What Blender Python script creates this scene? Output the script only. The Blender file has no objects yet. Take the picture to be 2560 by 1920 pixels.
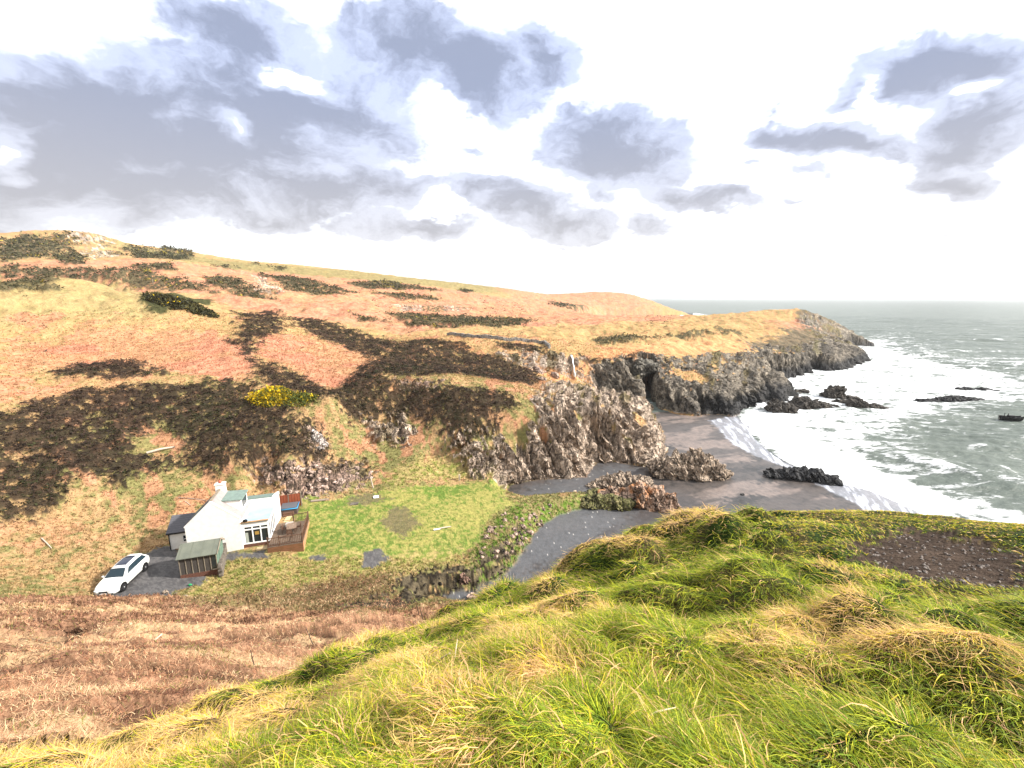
import bpy, bmesh, math, random
import numpy as np
from mathutils import Vector, Matrix
S = bpy.context.scene
COL = S.collection
# ------------------------------------------------------------------ camera
F = 1090.0; PITCH = math.radians(11.2); CZ = 30.0
cam = bpy.data.cameras.new('camera'); camo = bpy.data.objects.new('camera', cam); COL.objects.link(camo)
cam.sensor_fit = 'HORIZONTAL'; cam.sensor_width = 36.0; cam.lens = 36.0*F/2560.0
cam.clip_start = 0.05; cam.clip_end = 60000
camo.location = (0, 0, CZ); camo.rotation_euler = (math.pi/2-PITCH, 0, 0)
S.camera = camo
# ------------------------------------------------------------------ exposure
S.view_settings.view_transform = 'Standard'; S.view_settings.look = 'None'
S.view_settings.exposure = 1.45; S.view_settings.gamma = 1.0
# ------------------------------------------------------------------ rays (source pixel -> direction)
cp, sp_ = math.cos(PITCH), math.sin(PITCH)
def ray(u, v):
    x = (u-1280)/F; y = -(v-960)/F
    return np.array([x, cp+sp_*y, -sp_+cp*y])
def azel(u, v):
    d = ray(u, v); return math.atan2(d[0], d[1]), math.atan2(d[2], math.hypot(d[0], d[1]))
# ------------------------------------------------------------------ sky
SUN_EL, SUN_AZ = math.radians(33), math.radians(92)
W = bpy.data.worlds.new('World'); S.world = W; W.use_nodes = True
nt = W.node_tree; N = nt.nodes; L = nt.links; N.clear()
wo = N.new('ShaderNodeOutputWorld'); bg = N.new('ShaderNodeBackground'); L.new(bg.outputs[0], wo.inputs[0])
bg.inputs[1].default_value = 0.12
W.cycles.sampling_method = 'MANUAL'; W.cycles.sample_map_resolution = 256
sky = N.new('ShaderNodeTexSky'); sky.sky_type = 'NISHITA'; sky.sun_disc = False
sky.sun_elevation = SUN_EL; sky.sun_rotation = SUN_AZ; sky.altitude = 30; sky.dust_density = 2.0
tc = N.new('ShaderNodeTexCoord'); sx = N.new('ShaderNodeSeparateXYZ'); L.new(tc.outputs['Generated'], sx.inputs[0])
def wm(op, a, b=None, c=None, clamp=False):
    n = N.new('ShaderNodeMath'); n.operation = op; n.use_clamp = clamp
    for i, q in enumerate((a, b, c)):
        if q is None: continue
        if isinstance(q, (int, float)): n.inputs[i].default_value = q
        else: L.new(q, n.inputs[i])
    return n.outputs[0]
az_ = wm('ARCTAN2', sx.outputs[0], sx.outputs[1]); el_ = wm('ARCSINE', sx.outputs[2])
cb = N.new('ShaderNodeCombineXYZ'); L.new(az_, cb.inputs[0]); L.new(el_, cb.inputs[1])
def wnoise(scale, detail, rough, vec, off=0, sy=1.8):
    m = N.new('ShaderNodeMapping'); m.inputs[1].default_value = (off, off*.7, off*.3); m.inputs[3].default_value = (1, sy, 1)
    L.new(vec, m.inputs[0]); n = N.new('ShaderNodeTexNoise'); n.inputs['Scale'].default_value = scale
    n.inputs['Detail'].default_value = detail; n.inputs['Roughness'].default_value = rough; L.new(m.outputs[0], n.inputs[0]); return n
dn = wnoise(3.5, 2, .5, cb.outputs[0], 3.1); dn2 = wnoise(14, 3, .6, cb.outputs[0], 7.7)
def wv(op, a, b):
    n = N.new('ShaderNodeVectorMath'); n.operation = op
    for i, q in enumerate((a, b)):
        if isinstance(q, tuple): n.inputs[i].default_value = q
        else: L.new(q, n.inputs[i])
    return n.outputs[0]
def wsc(v, s):
    n = N.new('ShaderNodeVectorMath'); n.operation = 'SCALE'; L.new(v, n.inputs[0]); n.inputs['Scale'].default_value = s; return n.outputs[0]
warp = wv('ADD', cb.outputs[0], wsc(wv('SUBTRACT', dn.outputs['Color'], (.5, .5, .5)), .13))
warp = wv('ADD', warp, wsc(wv('SUBTRACT', dn2.outputs['Color'], (.5, .5, .5)), .06))
# clouds: centre u,v, half width, half height, tilt(deg), strength
BL = [(300,250,460,130,-2,1.2),(520,330,440,190,0,1.35),(130,370,330,120,0,1.25),(600,60,170,60,10,1.0),(700,110,120,60,15,.9),
 (760,250,190,110,15,1.2),(400,450,400,70,0,1.2),(750,465,380,48,3,1.15),(960,480,150,50,0,1.0),(1010,140,170,80,5,1.2),(1180,190,150,80,20,1.1),
 (1340,140,80,75,0,1.0),(1235,270,60,40,30,.7),(1180,480,90,40,5,1.0),(1300,520,160,50,8,1.0),(1420,560,130,45,5,.9),(1010,570,170,38,4,.8),
 (1530,370,165,90,-3,1.3),(1450,410,90,45,10,.9),(1560,320,110,50,0,.9),(2010,325,120,32,-2,1.1),(2120,340,170,42,3,1.25),(1920,325,60,35,0,1.0),
 (1700,470,120,30,5,.9),(1830,490,90,25,5,.75),(1500,480,70,25,5,.6),(1630,535,70,30,-5,.6),(2300,160,190,60,-14,1.2),(2450,150,150,80,-15,1.2),
 (2150,220,70,25,-15,.8),(2480,270,130,90,0,1.2),(2420,350,130,60,-10,1.0),(2520,60,60,40,0,.3),(2400,440,110,50,-5,.75),(1880,423,30,12,0,.6),
 (2040,427,40,16,0,.7),(1975,500,40,14,3,.5),(1415,285,40,22,10,.6),(1000,322,30,14,20,.5),(1180,345,40,22,20,.5),(1375,622,45,12,0,.4),(2320,588,60,8,0,.35),
 (640,545,150,26,8,.7),(120,480,170,40,0,.8)]
WH = [(720,150,70,24,5,1.0),(610,310,60,42,30,.95),(15,375,45,32,0,1.0),(1100,510,45,30,0,.8),(2450,195,60,25,0,1.0),(2200,215,50,20,10,.7),(450,265,80,30,0,.3)]
def rotp(deg):
    c_, s_ = math.cos(math.radians(deg)), math.sin(math.radians(deg))
    x1 = N.new('ShaderNodeVectorMath'); x1.operation = 'DOT_PRODUCT'; L.new(warp, x1.inputs[0]); x1.inputs[1].default_value = (c_, s_, 0)
    y1 = N.new('ShaderNodeVectorMath'); y1.operation = 'DOT_PRODUCT'; L.new(warp, y1.inputs[0]); y1.inputs[1].default_value = (-s_, c_, 0)
    k = N.new('ShaderNodeCombineXYZ'); L.new(x1.outputs['Value'], k.inputs[0]); L.new(y1.outputs['Value'], k.inputs[1])
    return (k.outputs[0], c_, s_)
ROT = {0: (warp, 1, 0), 14: rotp(14), -14: rotp(-14), -30: rotp(-30)}
def blob(b):
    u, v, hw, hh, tl, st = b
    a, e = azel(u, v); a1, e1 = azel(u+hw, v); a2, e2 = azel(u, v-hh)
    dg = -tl+math.degrees(math.atan2(e1-e, a1-a)); k = min(ROT, key=lambda q: abs(q-dg)); vec, c_, s_ = ROT[k]
    ca_, ce_ = a*c_+e*s_, -a*s_+e*c_
    sx_, sy_ = 1/(math.hypot(a1-a, e1-e)*1.7), 1/(math.hypot(a2-a, e2-e)*1.7)
    m = N.new('ShaderNodeVectorMath'); m.operation = 'MULTIPLY_ADD'; L.new(vec, m.inputs[0]); m.inputs[1].default_value = (sx_, sy_, 0); m.inputs[2].default_value = (-ca_*sx_, -ce_*sy_, 0)
    g = N.new('ShaderNodeVectorMath'); g.operation = 'LENGTH'; L.new(m.outputs[0], g.inputs[0])
    return wm('MULTIPLY_ADD', g.outputs['Value'], -st, st)
acc = None
for b in BL:
    o = blob(b); acc = o if acc is None else wm('SMOOTH_MAX', acc, o, .10)
acc = wm('MAXIMUM', acc, 0.0)
for b in WH: acc = wm('SUBTRACT', acc, wm('MAXIMUM', blob(b), 0.0))
fn = wnoise(8, 8, .66, warp, 1.3)
dens = wm('ADD', acc, wm('MULTIPLY', wm('SUBTRACT', fn.outputs['Fac'], .5), .62))
def wmap(x, a, b):
    n = N.new('ShaderNodeMapRange'); n.interpolation_type = 'SMOOTHSTEP'; n.inputs['From Min'].default_value = a; n.inputs['From Max'].default_value = b
    L.new(x, n.inputs['Value']); return n.outputs[0]
def wmix(f, a, b):
    n = N.new('ShaderNodeMix'); n.data_type = 'RGBA'
    if isinstance(f, float): n.inputs[0].default_value = f
    else: L.new(f, n.inputs[0])
    for i, q in ((6, a), (7, b)):
        if isinstance(q, tuple): n.inputs[i].default_value = q+(1,)
        else: L.new(q, n.inputs[i])
    return n.outputs[2]
elg = wmap(el_, .05, .42)
core = wmix(elg, (1.85, 1.83, 1.92), (1.2, 1.38, 1.9))       # low clouds greyer, high ones bluer
edge = wmix(elg, (2.75, 2.75, 2.9), (2.3, 2.6, 3.5))
cc = wmix(wmap(wm('ADD', dens, wm('MULTIPLY', wm('SUBTRACT', fn.outputs['Fac'], .5), 1.5)), .26, .92), edge, core)
base = wmix(.72, sky.outputs[0], (5.4, 5.3, 5.1))
veil = wmix(wmap(wm('ADD', el_, wm('MULTIPLY', wm('SUBTRACT', dn.outputs['Fac'], .5), .3)), .05, .62), (3.35, 3.25, 3.05), (6.0, 6.0, 6.0))
base = wmix(wmap(el_, -.02, .10), veil, base)
hz = wmix(wmap(dens, .18, .39), base, cc)
gl = wmix(wmap(sx.outputs[2], -.02, 0.0), (1.2, 1.3, 1.3), hz)
L.new(gl, bg.inputs[0])
# ------------------------------------------------------------------ sun
sd = bpy.data.lights.new('sun', 'SUN'); sd.energy = 3.6; sd.angle = math.radians(2.5); sd.color = (1, .95, .87)
so = bpy.data.objects.new('sun', sd); COL.objects.link(so)
sdir = Vector((math.sin(SUN_AZ)*math.cos(SUN_EL), math.cos(SUN_AZ)*math.cos(SUN_EL), math.sin(SUN_EL)))
so.rotation_euler = sdir.to_track_quat('Z', 'Y').to_euler(); so.location = (80, 40, 90)

# ------------------------------------------------------------------ helpers
rng = np.random.default_rng(7); random.seed(7)
def tag(o, label=None, cat=None, group=None, kind=None):
    for k, q in (('label', label), ('category', cat), ('group', group), ('kind', kind)):
        if q: o[k] = q
    return o
def empty(name, loc, rz=0, label=None, cat=None, group=None):
    o = bpy.data.objects.new(name, None); COL.objects.link(o); o.location = loc; o.rotation_euler = (0, 0, rz); o.empty_display_size = .3
    return tag(o, label, cat, group)
def mesh_np(name, V, Fc, mat=None, parent=None, smooth=False, cols=None, attrs=None):
    V = np.asarray(V, np.float32); Fc = np.asarray(Fc, np.int32); k = Fc.shape[1]
    me = bpy.data.meshes.new(name); me.vertices.add(len(V)); me.vertices.foreach_set('co', V.ravel())
    me.loops.add(Fc.size); me.loops.foreach_set('vertex_index', Fc.ravel())
    me.polygons.add(len(Fc)); me.polygons.foreach_set('loop_start', np.arange(0, Fc.size, k, dtype=np.int32))
    me.update(calc_edges=True)
    me.polygons.foreach_set('use_smooth', np.full(len(Fc), smooth)); 
    if cols is not None:
        a = me.color_attributes.new('col', 'FLOAT_COLOR', 'POINT'); c = np.ones((len(V), 4), np.float32); c[:, :3] = cols; a.data.foreach_set('color', c.ravel())
    for kx, vx in (attrs or {}).items():
        a = me.attributes.new(kx, 'FLOAT', 'POINT'); a.data.foreach_set('value', np.asarray(vx, np.float32))
    if mat: me.materials.append(mat)
    me.update(); o = bpy.data.objects.new(name, me); COL.objects.link(o)
    if parent: o.parent = parent
    return o
# ---- lattice noise
T2 = rng.random((256, 256)).astype(np.float32); T3 = rng.random((64, 64, 64)).astype(np.float32)
def n2(x, y, s=0):
    x = x+s*17.31; y = y+s*9.77; xi = np.floor(x).astype(np.int64); yi = np.floor(y).astype(np.int64)
    fx = (x-xi).astype(np.float32); fy = (y-yi).astype(np.float32); fx = fx*fx*(3-2*fx); fy = fy*fy*(3-2*fy)
    a = xi & 255; b = (xi+1) & 255; c = yi & 255; d = (yi+1) & 255
    return (T2[a, c]*(1-fx)+T2[b, c]*fx)*(1-fy)+(T2[a, d]*(1-fx)+T2[b, d]*fx)*fy
def n3(x, y, z, s=0):
    x = x+s*7.31; y = y+s*3.77; z = z+s*5.13
    xi = np.floor(x).astype(np.int64); yi = np.floor(y).astype(np.int64); zi = np.floor(z).astype(np.int64)
    fx = x-xi; fy = y-yi; fz = z-zi; fx = fx*fx*(3-2*fx); fy = fy*fy*(3-2*fy); fz = fz*fz*(3-2*fz)
    a = xi & 63; b = (xi+1) & 63; c = yi & 63; d = (yi+1) & 63; e = zi & 63; f = (zi+1) & 63
    def pl(k): return (T3[a, c, k]*(1-fx)+T3[b, c, k]*fx)*(1-fy)+(T3[a, d, k]*(1-fx)+T3[b, d, k]*fx)*fy
    return pl(e)*(1-fz)+pl(f)*fz
def fbm2(x, y, o=4, s=0, r=.5):
    t = 0; a = 1.; n = 0
    for i in range(o): t = t+a*n2(x*2**i, y*2**i, s+i*3.3); n += a; a *= r
    return t/n
def fbm3(x, y, z, o=4, s=0, r=.5):
    t = 0; a = 1.; n = 0
    for i in range(o): t = t+a*n3(x*2**i, y*2**i, z*2**i, s+i*3.3); n += a; a *= r
    return t/n
def ridge3(x, y, z, o=4, s=0, r=.5):
    t = 0; a = 1.; n = 0
    for i in range(o): t = t+a*(1-np.abs(2*n3(x*2**i, y*2**i, z*2**i, s+i*3.3)-1)); n += a; a *= r
    return t/n
def cells(a, b, c, s=0):
    a = np.floor(a).astype(np.int64); b = np.floor(b).astype(np.int64); c = np.floor(c).astype(np.int64)
    return T3[(a*7+s*13) & 63, (b*11+a*3+s) & 63, (c*5+b*3+s*7) & 63]
def sstep(a, b, x): t = np.clip((x-a)/(b-a), 0, 1); return t*t*(3-2*t)
def at_z(u, v, z): d = ray(u, v); t = (CZ-z)/(-d[2]); return (t*d[0], t*d[1], z)
def at_t(u, v, t): d = ray(u, v); return (t*d[0], t*d[1], CZ+t*d[2])
# ------------------------------------------------------------------ terrain: control points of the land's upper surface
CP = [(0,0,28.4),(2,0,28.5),(-2,0,28.3),(0,-3,28.8),(0,-20,30),(-20,-10,29),(20,-10,28),(5,-60,32),(0,-300,40),(-300,-100,50),(150,-100,22),(-100,-30,33),(-60,5,27),(-90,20,30),(-300,60,60),(-600,200,110),(-45,15,17),(60,-20,20),
      (25,8,24),(35,3,20),(16,24,12),(22,18,17),(-120,60,33)]
CHID = [at_t(u,950,t_)[:2]+(z_,) for u in (1505,1530,1560,1580) for t_, z_ in ((112,5.0),(121,4.5),(125.5,11.3),(129,12.2))]+[at_t(1600,970,104)[:2]+(2.5,),at_t(1570,970,108)[:2]+(4.5,),at_t(1620,980,97)[:2]+(2.5,),at_t(1590,970,114)[:2]+(2.5,),at_t(1530,970,108)[:2]+(6.5,)]
CREST = [(2560,1303,26.1),(2350,1288,26.0),(2150,1270,25.8),(1974,1286,25.3),(1860,1292,25.1),(1750,1294,24.9),(1640,1330,24.7),(1575,1343,24.5),(1510,1375,24.2),(1440,1423,24.0),(1361,1454,23.9),(1280,1480,23.9),(1198,1506,23.8),(1076,1564,23.6),(981,1606,23.5),(900,1640,23.5)]
CZL = CREST+[(750,1715,23.6),(600,1778,23.9),(350,1862,24.4),(100,1918,25.2),(1280,1920,28.35),(2200,1920,28.3),(2560,1920,28.3),(2560,1650,27.9),(1800,1650,27.6),(1280,1650,27.3),(700,1915,27.7),(0,1960,26.6),
 (2560,1450,27.3),(2100,1450,26.9),(1700,1450,26.2),(1400,1500,25.6),(1100,1625,25.6),(800,1760,25.9),(500,1868,26.2),(300,1925,26.6),
 (900,1535,8),(750,1600,10.5),(600,1660,14),(300,1700,18.5),(250,1800,22.3),(0,1820,22.3),(450,1640,15),(0,1700,19.5),(0,1600,15),(0,1518,9.8),(200,1523,8.2),(400,1518,6.6),(600,1512,5.3),(800,1530,4.6),(950,1500,3.8),(100,1508,9.0),
 (200,1600,14.5),(400,1600,13),(600,1600,11),(600,1550,7.5),(300,1550,11),
 (375,1410,4),(330,1440,4),(250,1455,4),(280,1482,4),(450,1470,3.75),(450,1447,3.75),(548,1441,3.4),(600,1440,3.5),(520,1450,3.5),(330,1370,4.1),(400,1390,4),(560,1480,3.5),(450,1350,4.05),(560,1380,4),(650,1450,3.8),(700,1500,3.9),(850,1450,3.6),(1000,1460,3.2),(1100,1420,3.0),(1200,1400,2.8),
 (800,1300,4),(900,1210,4.6),(1000,1250,4),(1100,1300,3.6),(1200,1250,3.6),(1250,1330,3.1),(1300,1290,3.3),(1230,1200,4),(850,1390,3.7),(763,1388,3.4),(667,1385,3.9),(700,1240,4.6),(640,1300,4.2),(720,1300,4.2),
 (1380,1262,3.0),(1440,1250,2.8),
 (180,1410,4.9),(100,1450,5.4),(60,1490,6.5),(0,1400,6),(0,1300,7.5),(200,1300,6),(350,1300,5.1),(250,1370,4.9),(450,1250,6),(400,1200,7.5),(600,1180,7.5),(560,1220,5.8),(650,1210,5.4),
 (0,1150,11.5),(0,1050,14.5),(200,1150,10.5),(200,1050,13.5),(400,1150,9),(400,1050,12.5),(600,1100,10.5),(700,1150,8.5),(780,1200,5.8),(600,1000,14),(800,1080,10),(850,1150,7),(950,1150,6),(1000,1080,8.5),(900,1050,10.5),(1100,1150,5.5),(1180,1180,4.2),
 (0,950,18),(200,950,17),(400,950,16.5),(600,960,15.5),(720,990,14.5),(820,1010,13.5),(0,850,21.5),(200,850,21),(400,850,20.5),(600,900,18),(0,780,25.5),(200,770,25),(400,800,23),(550,800,22.5),
 (1000,830,18),(1200,830,18),(1400,830,17),(1600,830,16.5),(1800,820,16.5),(1300,800,18.5),(1600,800,16.5),(2000,820,13),(2080,850,6.5),(1950,850,10),(1850,845,12),(1750,850,13.5),(1650,870,13),(1550,860,14),(1450,860,15),
 (1260,870,16),(1350,870,15.5),(1420,888,13.8),(1500,900,12),(1600,915,10.5),(1680,905,10.5),(1700,925,8.5),(1750,930,8),(1680,960,6.5),(1800,960,5.5),(1850,985,3.6),(1900,985,3),(1900,930,6),(1980,900,7.5),(1880,890,9.5),(2080,895,6),(2140,892,4),(2100,872,5),(2170,875,2.6),(2196,873,2.2),(2184,886,3.2),(1970,980,2),
 (1440,950,8),(1400,960,9),(1500,955,8.5),
 (830,985,14),(950,950,15.5),(1100,950,15.3),(1250,960,14),(1400,975,12.5),(1500,985,11.5),(1570,990,10.5),(1620,1020,8.5),(1640,1060,6),
 (1000,1000,12.5),(1150,1050,10.5),(1300,1050,10),(1450,1050,9.5),(1550,1050,8.5),(1300,1120,6),(1150,1120,7),(1450,1130,5),(1050,1150,6),(1600,1100,5.5),
 (1000,900,15),(1150,900,13.5),(1000,860,17),(1150,870,16),(1300,920,12),(1200,940,13),(1350,940,11),(800,900,17),(800,860,18.5),(830,960,14.5),(700,870,19),(650,850,20.5),(900,880,16.5),(1050,870,16.5)]
CTL = [(0,735,125),(270,712,130),(450,748,125),(540,775,125),(650,800,125),(800,840,128),(950,855,140),(270,690,230),(0,680,230),(500,720,220),(700,740,220),(900,760,220),(0,640,300),(200,640,320),(400,650,320),(600,690,330),(800,700,330),(1000,730,330),
 (1200,740,380),(1000,780,240),(1200,800,220),(1100,770,260),(1300,780,330),(1500,790,350),(1600,791,365),(1800,790,330),(1900,778,320),(1960,770,315),(2000,771,312),(2045,783,305),(2100,811,295),(2150,843,285),(2190,860,280),
 (1300,750,560),(1500,770,650),(1600,775,700),(100,600,400),(400,640,400)]
SKY = [(0,585,420),(60,577,430),(150,575,430),(250,585,430),(290,603,440),(450,625,480),(600,655,520),(700,661,560),(900,682,620),(1100,703,700),(1250,720,780),(1300,727,800),(1380,738,820),(1450,733,850),(1500,730,850),(1560,734,860),(1600,742,870),(1660,765,870),(1710,785,860)]
P = [np.array(c, float) for c in CP+CHID]
P += [np.array(at_z(*c)) for c in CZL]+[np.array(at_t(*c)) for c in CTL]
for c in SKY:
    q = np.array(at_t(*c)); P.append(q); P.append(np.array([q[0]*1.25, q[1]*1.25, q[2]*.85-4])); P.append(np.array([q[0]*2.2, q[1]*2.2, q[2]*.6-10]))
for u, v, t in CTL[24:33]:
    q = at_t(u, v, t*1.12); P.append(np.array([q[0], q[1], q[2]-6]))
for u, v, z in ((0,735,125),(270,712,130),(450,748,125),(540,775,125)):
    q = at_t(u, v, z*1.3); P.append(np.array([q[0], q[1], q[2]-5]))
for u, v, z in CREST[:-2]:
    d = ray(u, v); t0 = (CZ-z)/-d[2]
    for k, dz in ((1.25, .9), (1.7, 3.2), (2.6, 6.5)):
        zz = CZ+d[2]*t0*k-dz; P.append(np.array([d[0]*t0*k, d[1]*t0*k, max(zz, 3.5)]))
P = np.array(P); Pth = np.arctan2(P[:, 0], P[:, 1]); Pr = np.log(np.hypot(P[:, 0], P[:, 1])+.3)
CC = .03
def kern(t1, r1, t2, r2): return np.sqrt((t1-t2)**2+(r1-r2)**2+CC*CC)
A = kern(Pth[:, None], Pr[:, None], Pth[None], Pr[None]); A[np.arange(len(P)), np.arange(len(P))] += -.002
n_ = len(P); M = np.zeros((n_+3, n_+3)); M[:n_, :n_] = A; M[:n_, n_] = 1; M[:n_, n_+1] = Pth; M[:n_, n_+2] = Pr; M[n_:, :n_] = M[:n_, n_:].T
WT = np.linalg.solve(M, np.r_[P[:, 2], 0, 0, 0])
def land(x, y):
    th = np.arctan2(x, y).ravel(); lr = np.log(np.hypot(x, y).ravel()+.3); out = (WT[n_]+WT[n_+1]*th+WT[n_+2]*lr).astype(np.float32)
    th = th.astype(np.float32); lr = lr.astype(np.float32)
    for i in range(n_): out += np.float32(WT[i])*np.sqrt((th-np.float32(Pth[i]))**2+(lr-np.float32(Pr[i]))**2+np.float32(CC*CC))
    return out.reshape(np.shape(x))
# ---- coast (foot of the land), with the width over which it rises
FT = [(1060,1492,2.2,2),(1110,1482,2,2),(1190,1468,2,1.2),(1262,1437,2,1.5),(1290,1400,2,2),(1310,1360,1.8,3),(1345,1322,1.6,3),(1400,1290,1.5,2),(1470,1272,1.4,1.5),(1490,1250,1.4,1.5),(1440,1240,1.4,1.5),(1370,1246,1.5,1.5),(1300,1252,1.6,1.5),(1262,1238,1.8,2),
 (1275,1210,2,2),(1329,1198,2,1.5),(1422,1193,1.7,2),(1462,1189,1.6,2.5),(1478,1164,1.6,3),(1503,1151,1.5,3),(1539,1149,1.5,4),(1607,1159,1.3,4),(1625,1145,1.3,4),(1659,1137,1.2,4),(1655,1094,1.2,4),(1645,1053,1.3,4),(1628,1021,1.4,4),(1604,999,1.5,3),
 (1560,985,1.6,3),(1580,984,1.6,2),(1590,991,1.6,.6),(1597,966,1.7,.4),(1629,966,1.7,.4),(1636,995,1.6,.6),(1641,1006,1.4,3),(1666,1017,1.2,4),(1702,1028,1.1,4),(1747,1033,.9,4),(1752,1020,.8,2),(1762,1031,.8,3),(1792,1031,.7,4),(1833,1040,.3,4),(1847,1033,.1,3),(1862,1020,.1,2),(1883,1021,0,4),(1919,1012,-.3,5),(1955,1010,-.3,4),(1991,1010,-.3,4),
 (1996,985,-.3,5),(1955,965,-.3,6),(1937,949,-.3,5),(1973,949,-.3,6),(2018,945,-.3,6),(2041,929,-.3,6),(2064,936,-.3,7),(2109,934,-.3,8),(2136,927,-.3,8),(2196,906,-.3,7),(2178,895,-.3,6),(2145,879,-.3,6),(2130,868,-.3,7),(2214,869,-.3,7),(2206,860,-.3,9)]
FP = [at_z(u, v, z)[:2]+(w,) for u, v, z, w in FT]
FP = [(-5000,-5000,50),(300,-5000,50),(120,-300,30),(75,-60,20),(58,0,12),(50,22,10),(38,33,8),(20,37,6),(8,37,5),(0,36,4)]+FP+[(225,318,20),(150,385,20),(90,450,20),(80,560,20),(150,680,20),(318,765,25),(360,860,25),(330,960,40),(200,1400,80),(-500,3500,100),(-5000,5000,100)]
FP = np.array(FP, np.float64)
def sdpoly(x, y, Q, w=None, cull=None):
    """signed distance (positive inside) to closed polygon Q; optional value w of the nearest edge"""
    sh = np.shape(x); x = np.ravel(x).astype(np.float32); y = np.ravel(y).astype(np.float32)
    best = np.full(x.shape, 1e12, np.float32); ins = np.zeros(x.shape, bool); ww = np.zeros(x.shape, np.float32)
    n = len(Q)
    for i in range(n):
        ax, ay = Q[i][:2]; bx, by = Q[(i+1) % n][:2]; ex, ey = bx-ax, by-ay; l2 = ex*ex+ey*ey+1e-12
        t = np.clip(((x-ax)*ex+(y-ay)*ey)/l2, 0, 1); dd = (x-ax-t*ex)**2+(y-ay-t*ey)**2
        if w is not None:
            m = dd < best; ww[m] = (w[i]+(w[(i+1) % n]-w[i])*t)[m]
        best = np.minimum(best, dd.astype(np.float32))
        c = ((ay > y) != (by > y)); 
        if by != ay: ins ^= c & (x < (bx-ax)*(y-ay)/(by-ay)+ax)
    d = np.sqrt(best)*np.where(ins, 1, -1)
    return (d.reshape(sh), ww.reshape(sh)) if w is not None else d.reshape(sh)
WL = [(1847,1035),(1874,1067),(1896,1098),(1928,1125),(1969,1153),(2020,1178),(2073,1198),(2136,1214),(2195,1236),(2245,1257),(2330,1300),(2420,1360)]
BP = [at_z(u, v, 0)[:2] for u, v in WL]+[(56,5),(60,-60),(-120,-60),(-120,200),at_z(1500,960,8)[:2],at_z(1750,980,5)[:2]]
def base_h(x, y, full=False):
    """bare height field (no fine relief)"""
    sd1, w = sdpoly(x, y, FP, FP[:, 2]); nz = (fbm2(x*.25, y*.25, 3, 5)-.5)
    s = sd1+nz*np.minimum(w*.9, 3.0)
    zb = np.clip(.034*sdpoly(x, y, BP), -3, 1.9)
    zl = land(x, y); k = sstep(0, 1, np.clip(s/np.maximum(w, .3), 0, 1)); k = np.where(s > 0, .35*np.clip(s/w, 0, 1)+.65*k, 0)
    z = zb+(np.maximum(zl, zb+.15)-zb)*k
    return (z, s, zb) if full else z
# ------------------------------------------------------------------ terrain grid (polar about the headland)
def radii():
    r = [.35]
    while r[-1] < 4000:
        q = r[-1]
        r.append(q+(q*.012 if q < 20 else .26 if q < 45 else .235 if q < 62 else .165 if q < 92 else .22 if q < 150 else .85 if q < 320 else q*.012))
    return np.array(r)
RR = radii(); D1 = math.radians(59)
TH = np.r_[np.linspace(-math.pi, -D1, 50)[:-1], np.linspace(-D1, D1, 1180), np.linspace(D1, math.pi, 50)[1:]]
GR, GT = np.meshgrid(RR, TH, indexing='ij'); GX = GR*np.sin(GT); GY = GR*np.cos(GT)
Z0, SF, ZB = base_h(GX, GY, True)
def gidx(x, y):
    r = np.hypot(x, y); th = np.arctan2(x, y)
    return np.interp(r, RR, np.arange(len(RR))), np.interp(th, TH, np.arange(len(TH)))
def gsample(G, x, y):
    i, j = gidx(x, y); i0 = np.minimum(i.astype(int), len(RR)-2); j0 = np.minimum(j.astype(int), len(TH)-2); a = i-i0; b = j-j0
    return G[i0, j0]*(1-a)*(1-b)+G[i0+1, j0]*a*(1-b)+G[i0, j0+1]*(1-a)*b+G[i0+1, j0+1]*a*b
def hit(u, v, G=None):
    """where the line of sight through a spot of the survey photo meets the ground"""
    G = Z0 if G is None else G
    d = ray(u, v); h = math.hypot(d[0], d[1]); r = RR[RR > .8]; t = r/h; x = d[0]*t; y = d[1]*t; zt = gsample(G, x, y); zr = CZ+d[2]*t
    m = np.where((zt > zr) | (zr < 0))[0]
    if len(m) == 0: k = len(r)-1; return (x[k], y[k], float(zt[k]))
    k = max(m[0], 1); f0 = zr[k-1]-zt[k-1]; f1 = zr[k]-zt[k]; f = min(max(f0/(f0-f1+1e-9), 0), 1)
    return (x[k-1]+(x[k]-x[k-1])*f, y[k-1]+(y[k]-y[k-1])*f, float(zt[k-1]+(zt[k]-zt[k-1])*f))
def lp(x, y): return np.arctan2(x, y), np.log(np.hypot(x, y))
LT, LR = GT, np.log(GR)
LRa = np.unwrap(LR)
def region(pts, soft=6, rough=10, nscale=1.0, seed=0, z0=False):
    """0..1 mask of a patch of ground whose outline is given by survey spots"""
    Q = []
    for p in pts:
        q = at_z(p[0], p[1], 0) if z0 else hit(p[0], p[1])
        th, lr = lp(q[0], q[1]); Q.append((th, lr))
    Q = np.array(Q); m = .12
    j0, j1 = np.searchsorted(TH, [Q[:, 0].min()-m, Q[:, 0].max()+m]); i0, i1 = np.searchsorted(np.log(RR), [Q[:, 1].min()-m, Q[:, 1].max()+m])
    out = np.zeros(GR.shape, np.float32)
    if i1 <= i0 or j1 <= j0: return out
    # vertical px per unit ln r is ~ (height/dist): weight so that the soft edge is even on the ground
    sl = (slice(i0, i1), slice(j0, j1)); x, y = GX[sl], GY[sl]
    d = sdpoly(LT[sl], LR[sl], Q)*1090
    n = fbm2(LT[sl]*60*nscale, LR[sl]*60*nscale, 4, seed, .6)-.5
    out[sl] = sstep(-soft, soft, d+(n*1.3+(n2(LT[sl]*420, LR[sl]*420, seed)-.5)*.35+(fbm2(LT[sl]*150, LR[sl]*150, 2, seed+2)-.5)*.9)*3.2*rough)
    return out
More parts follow.
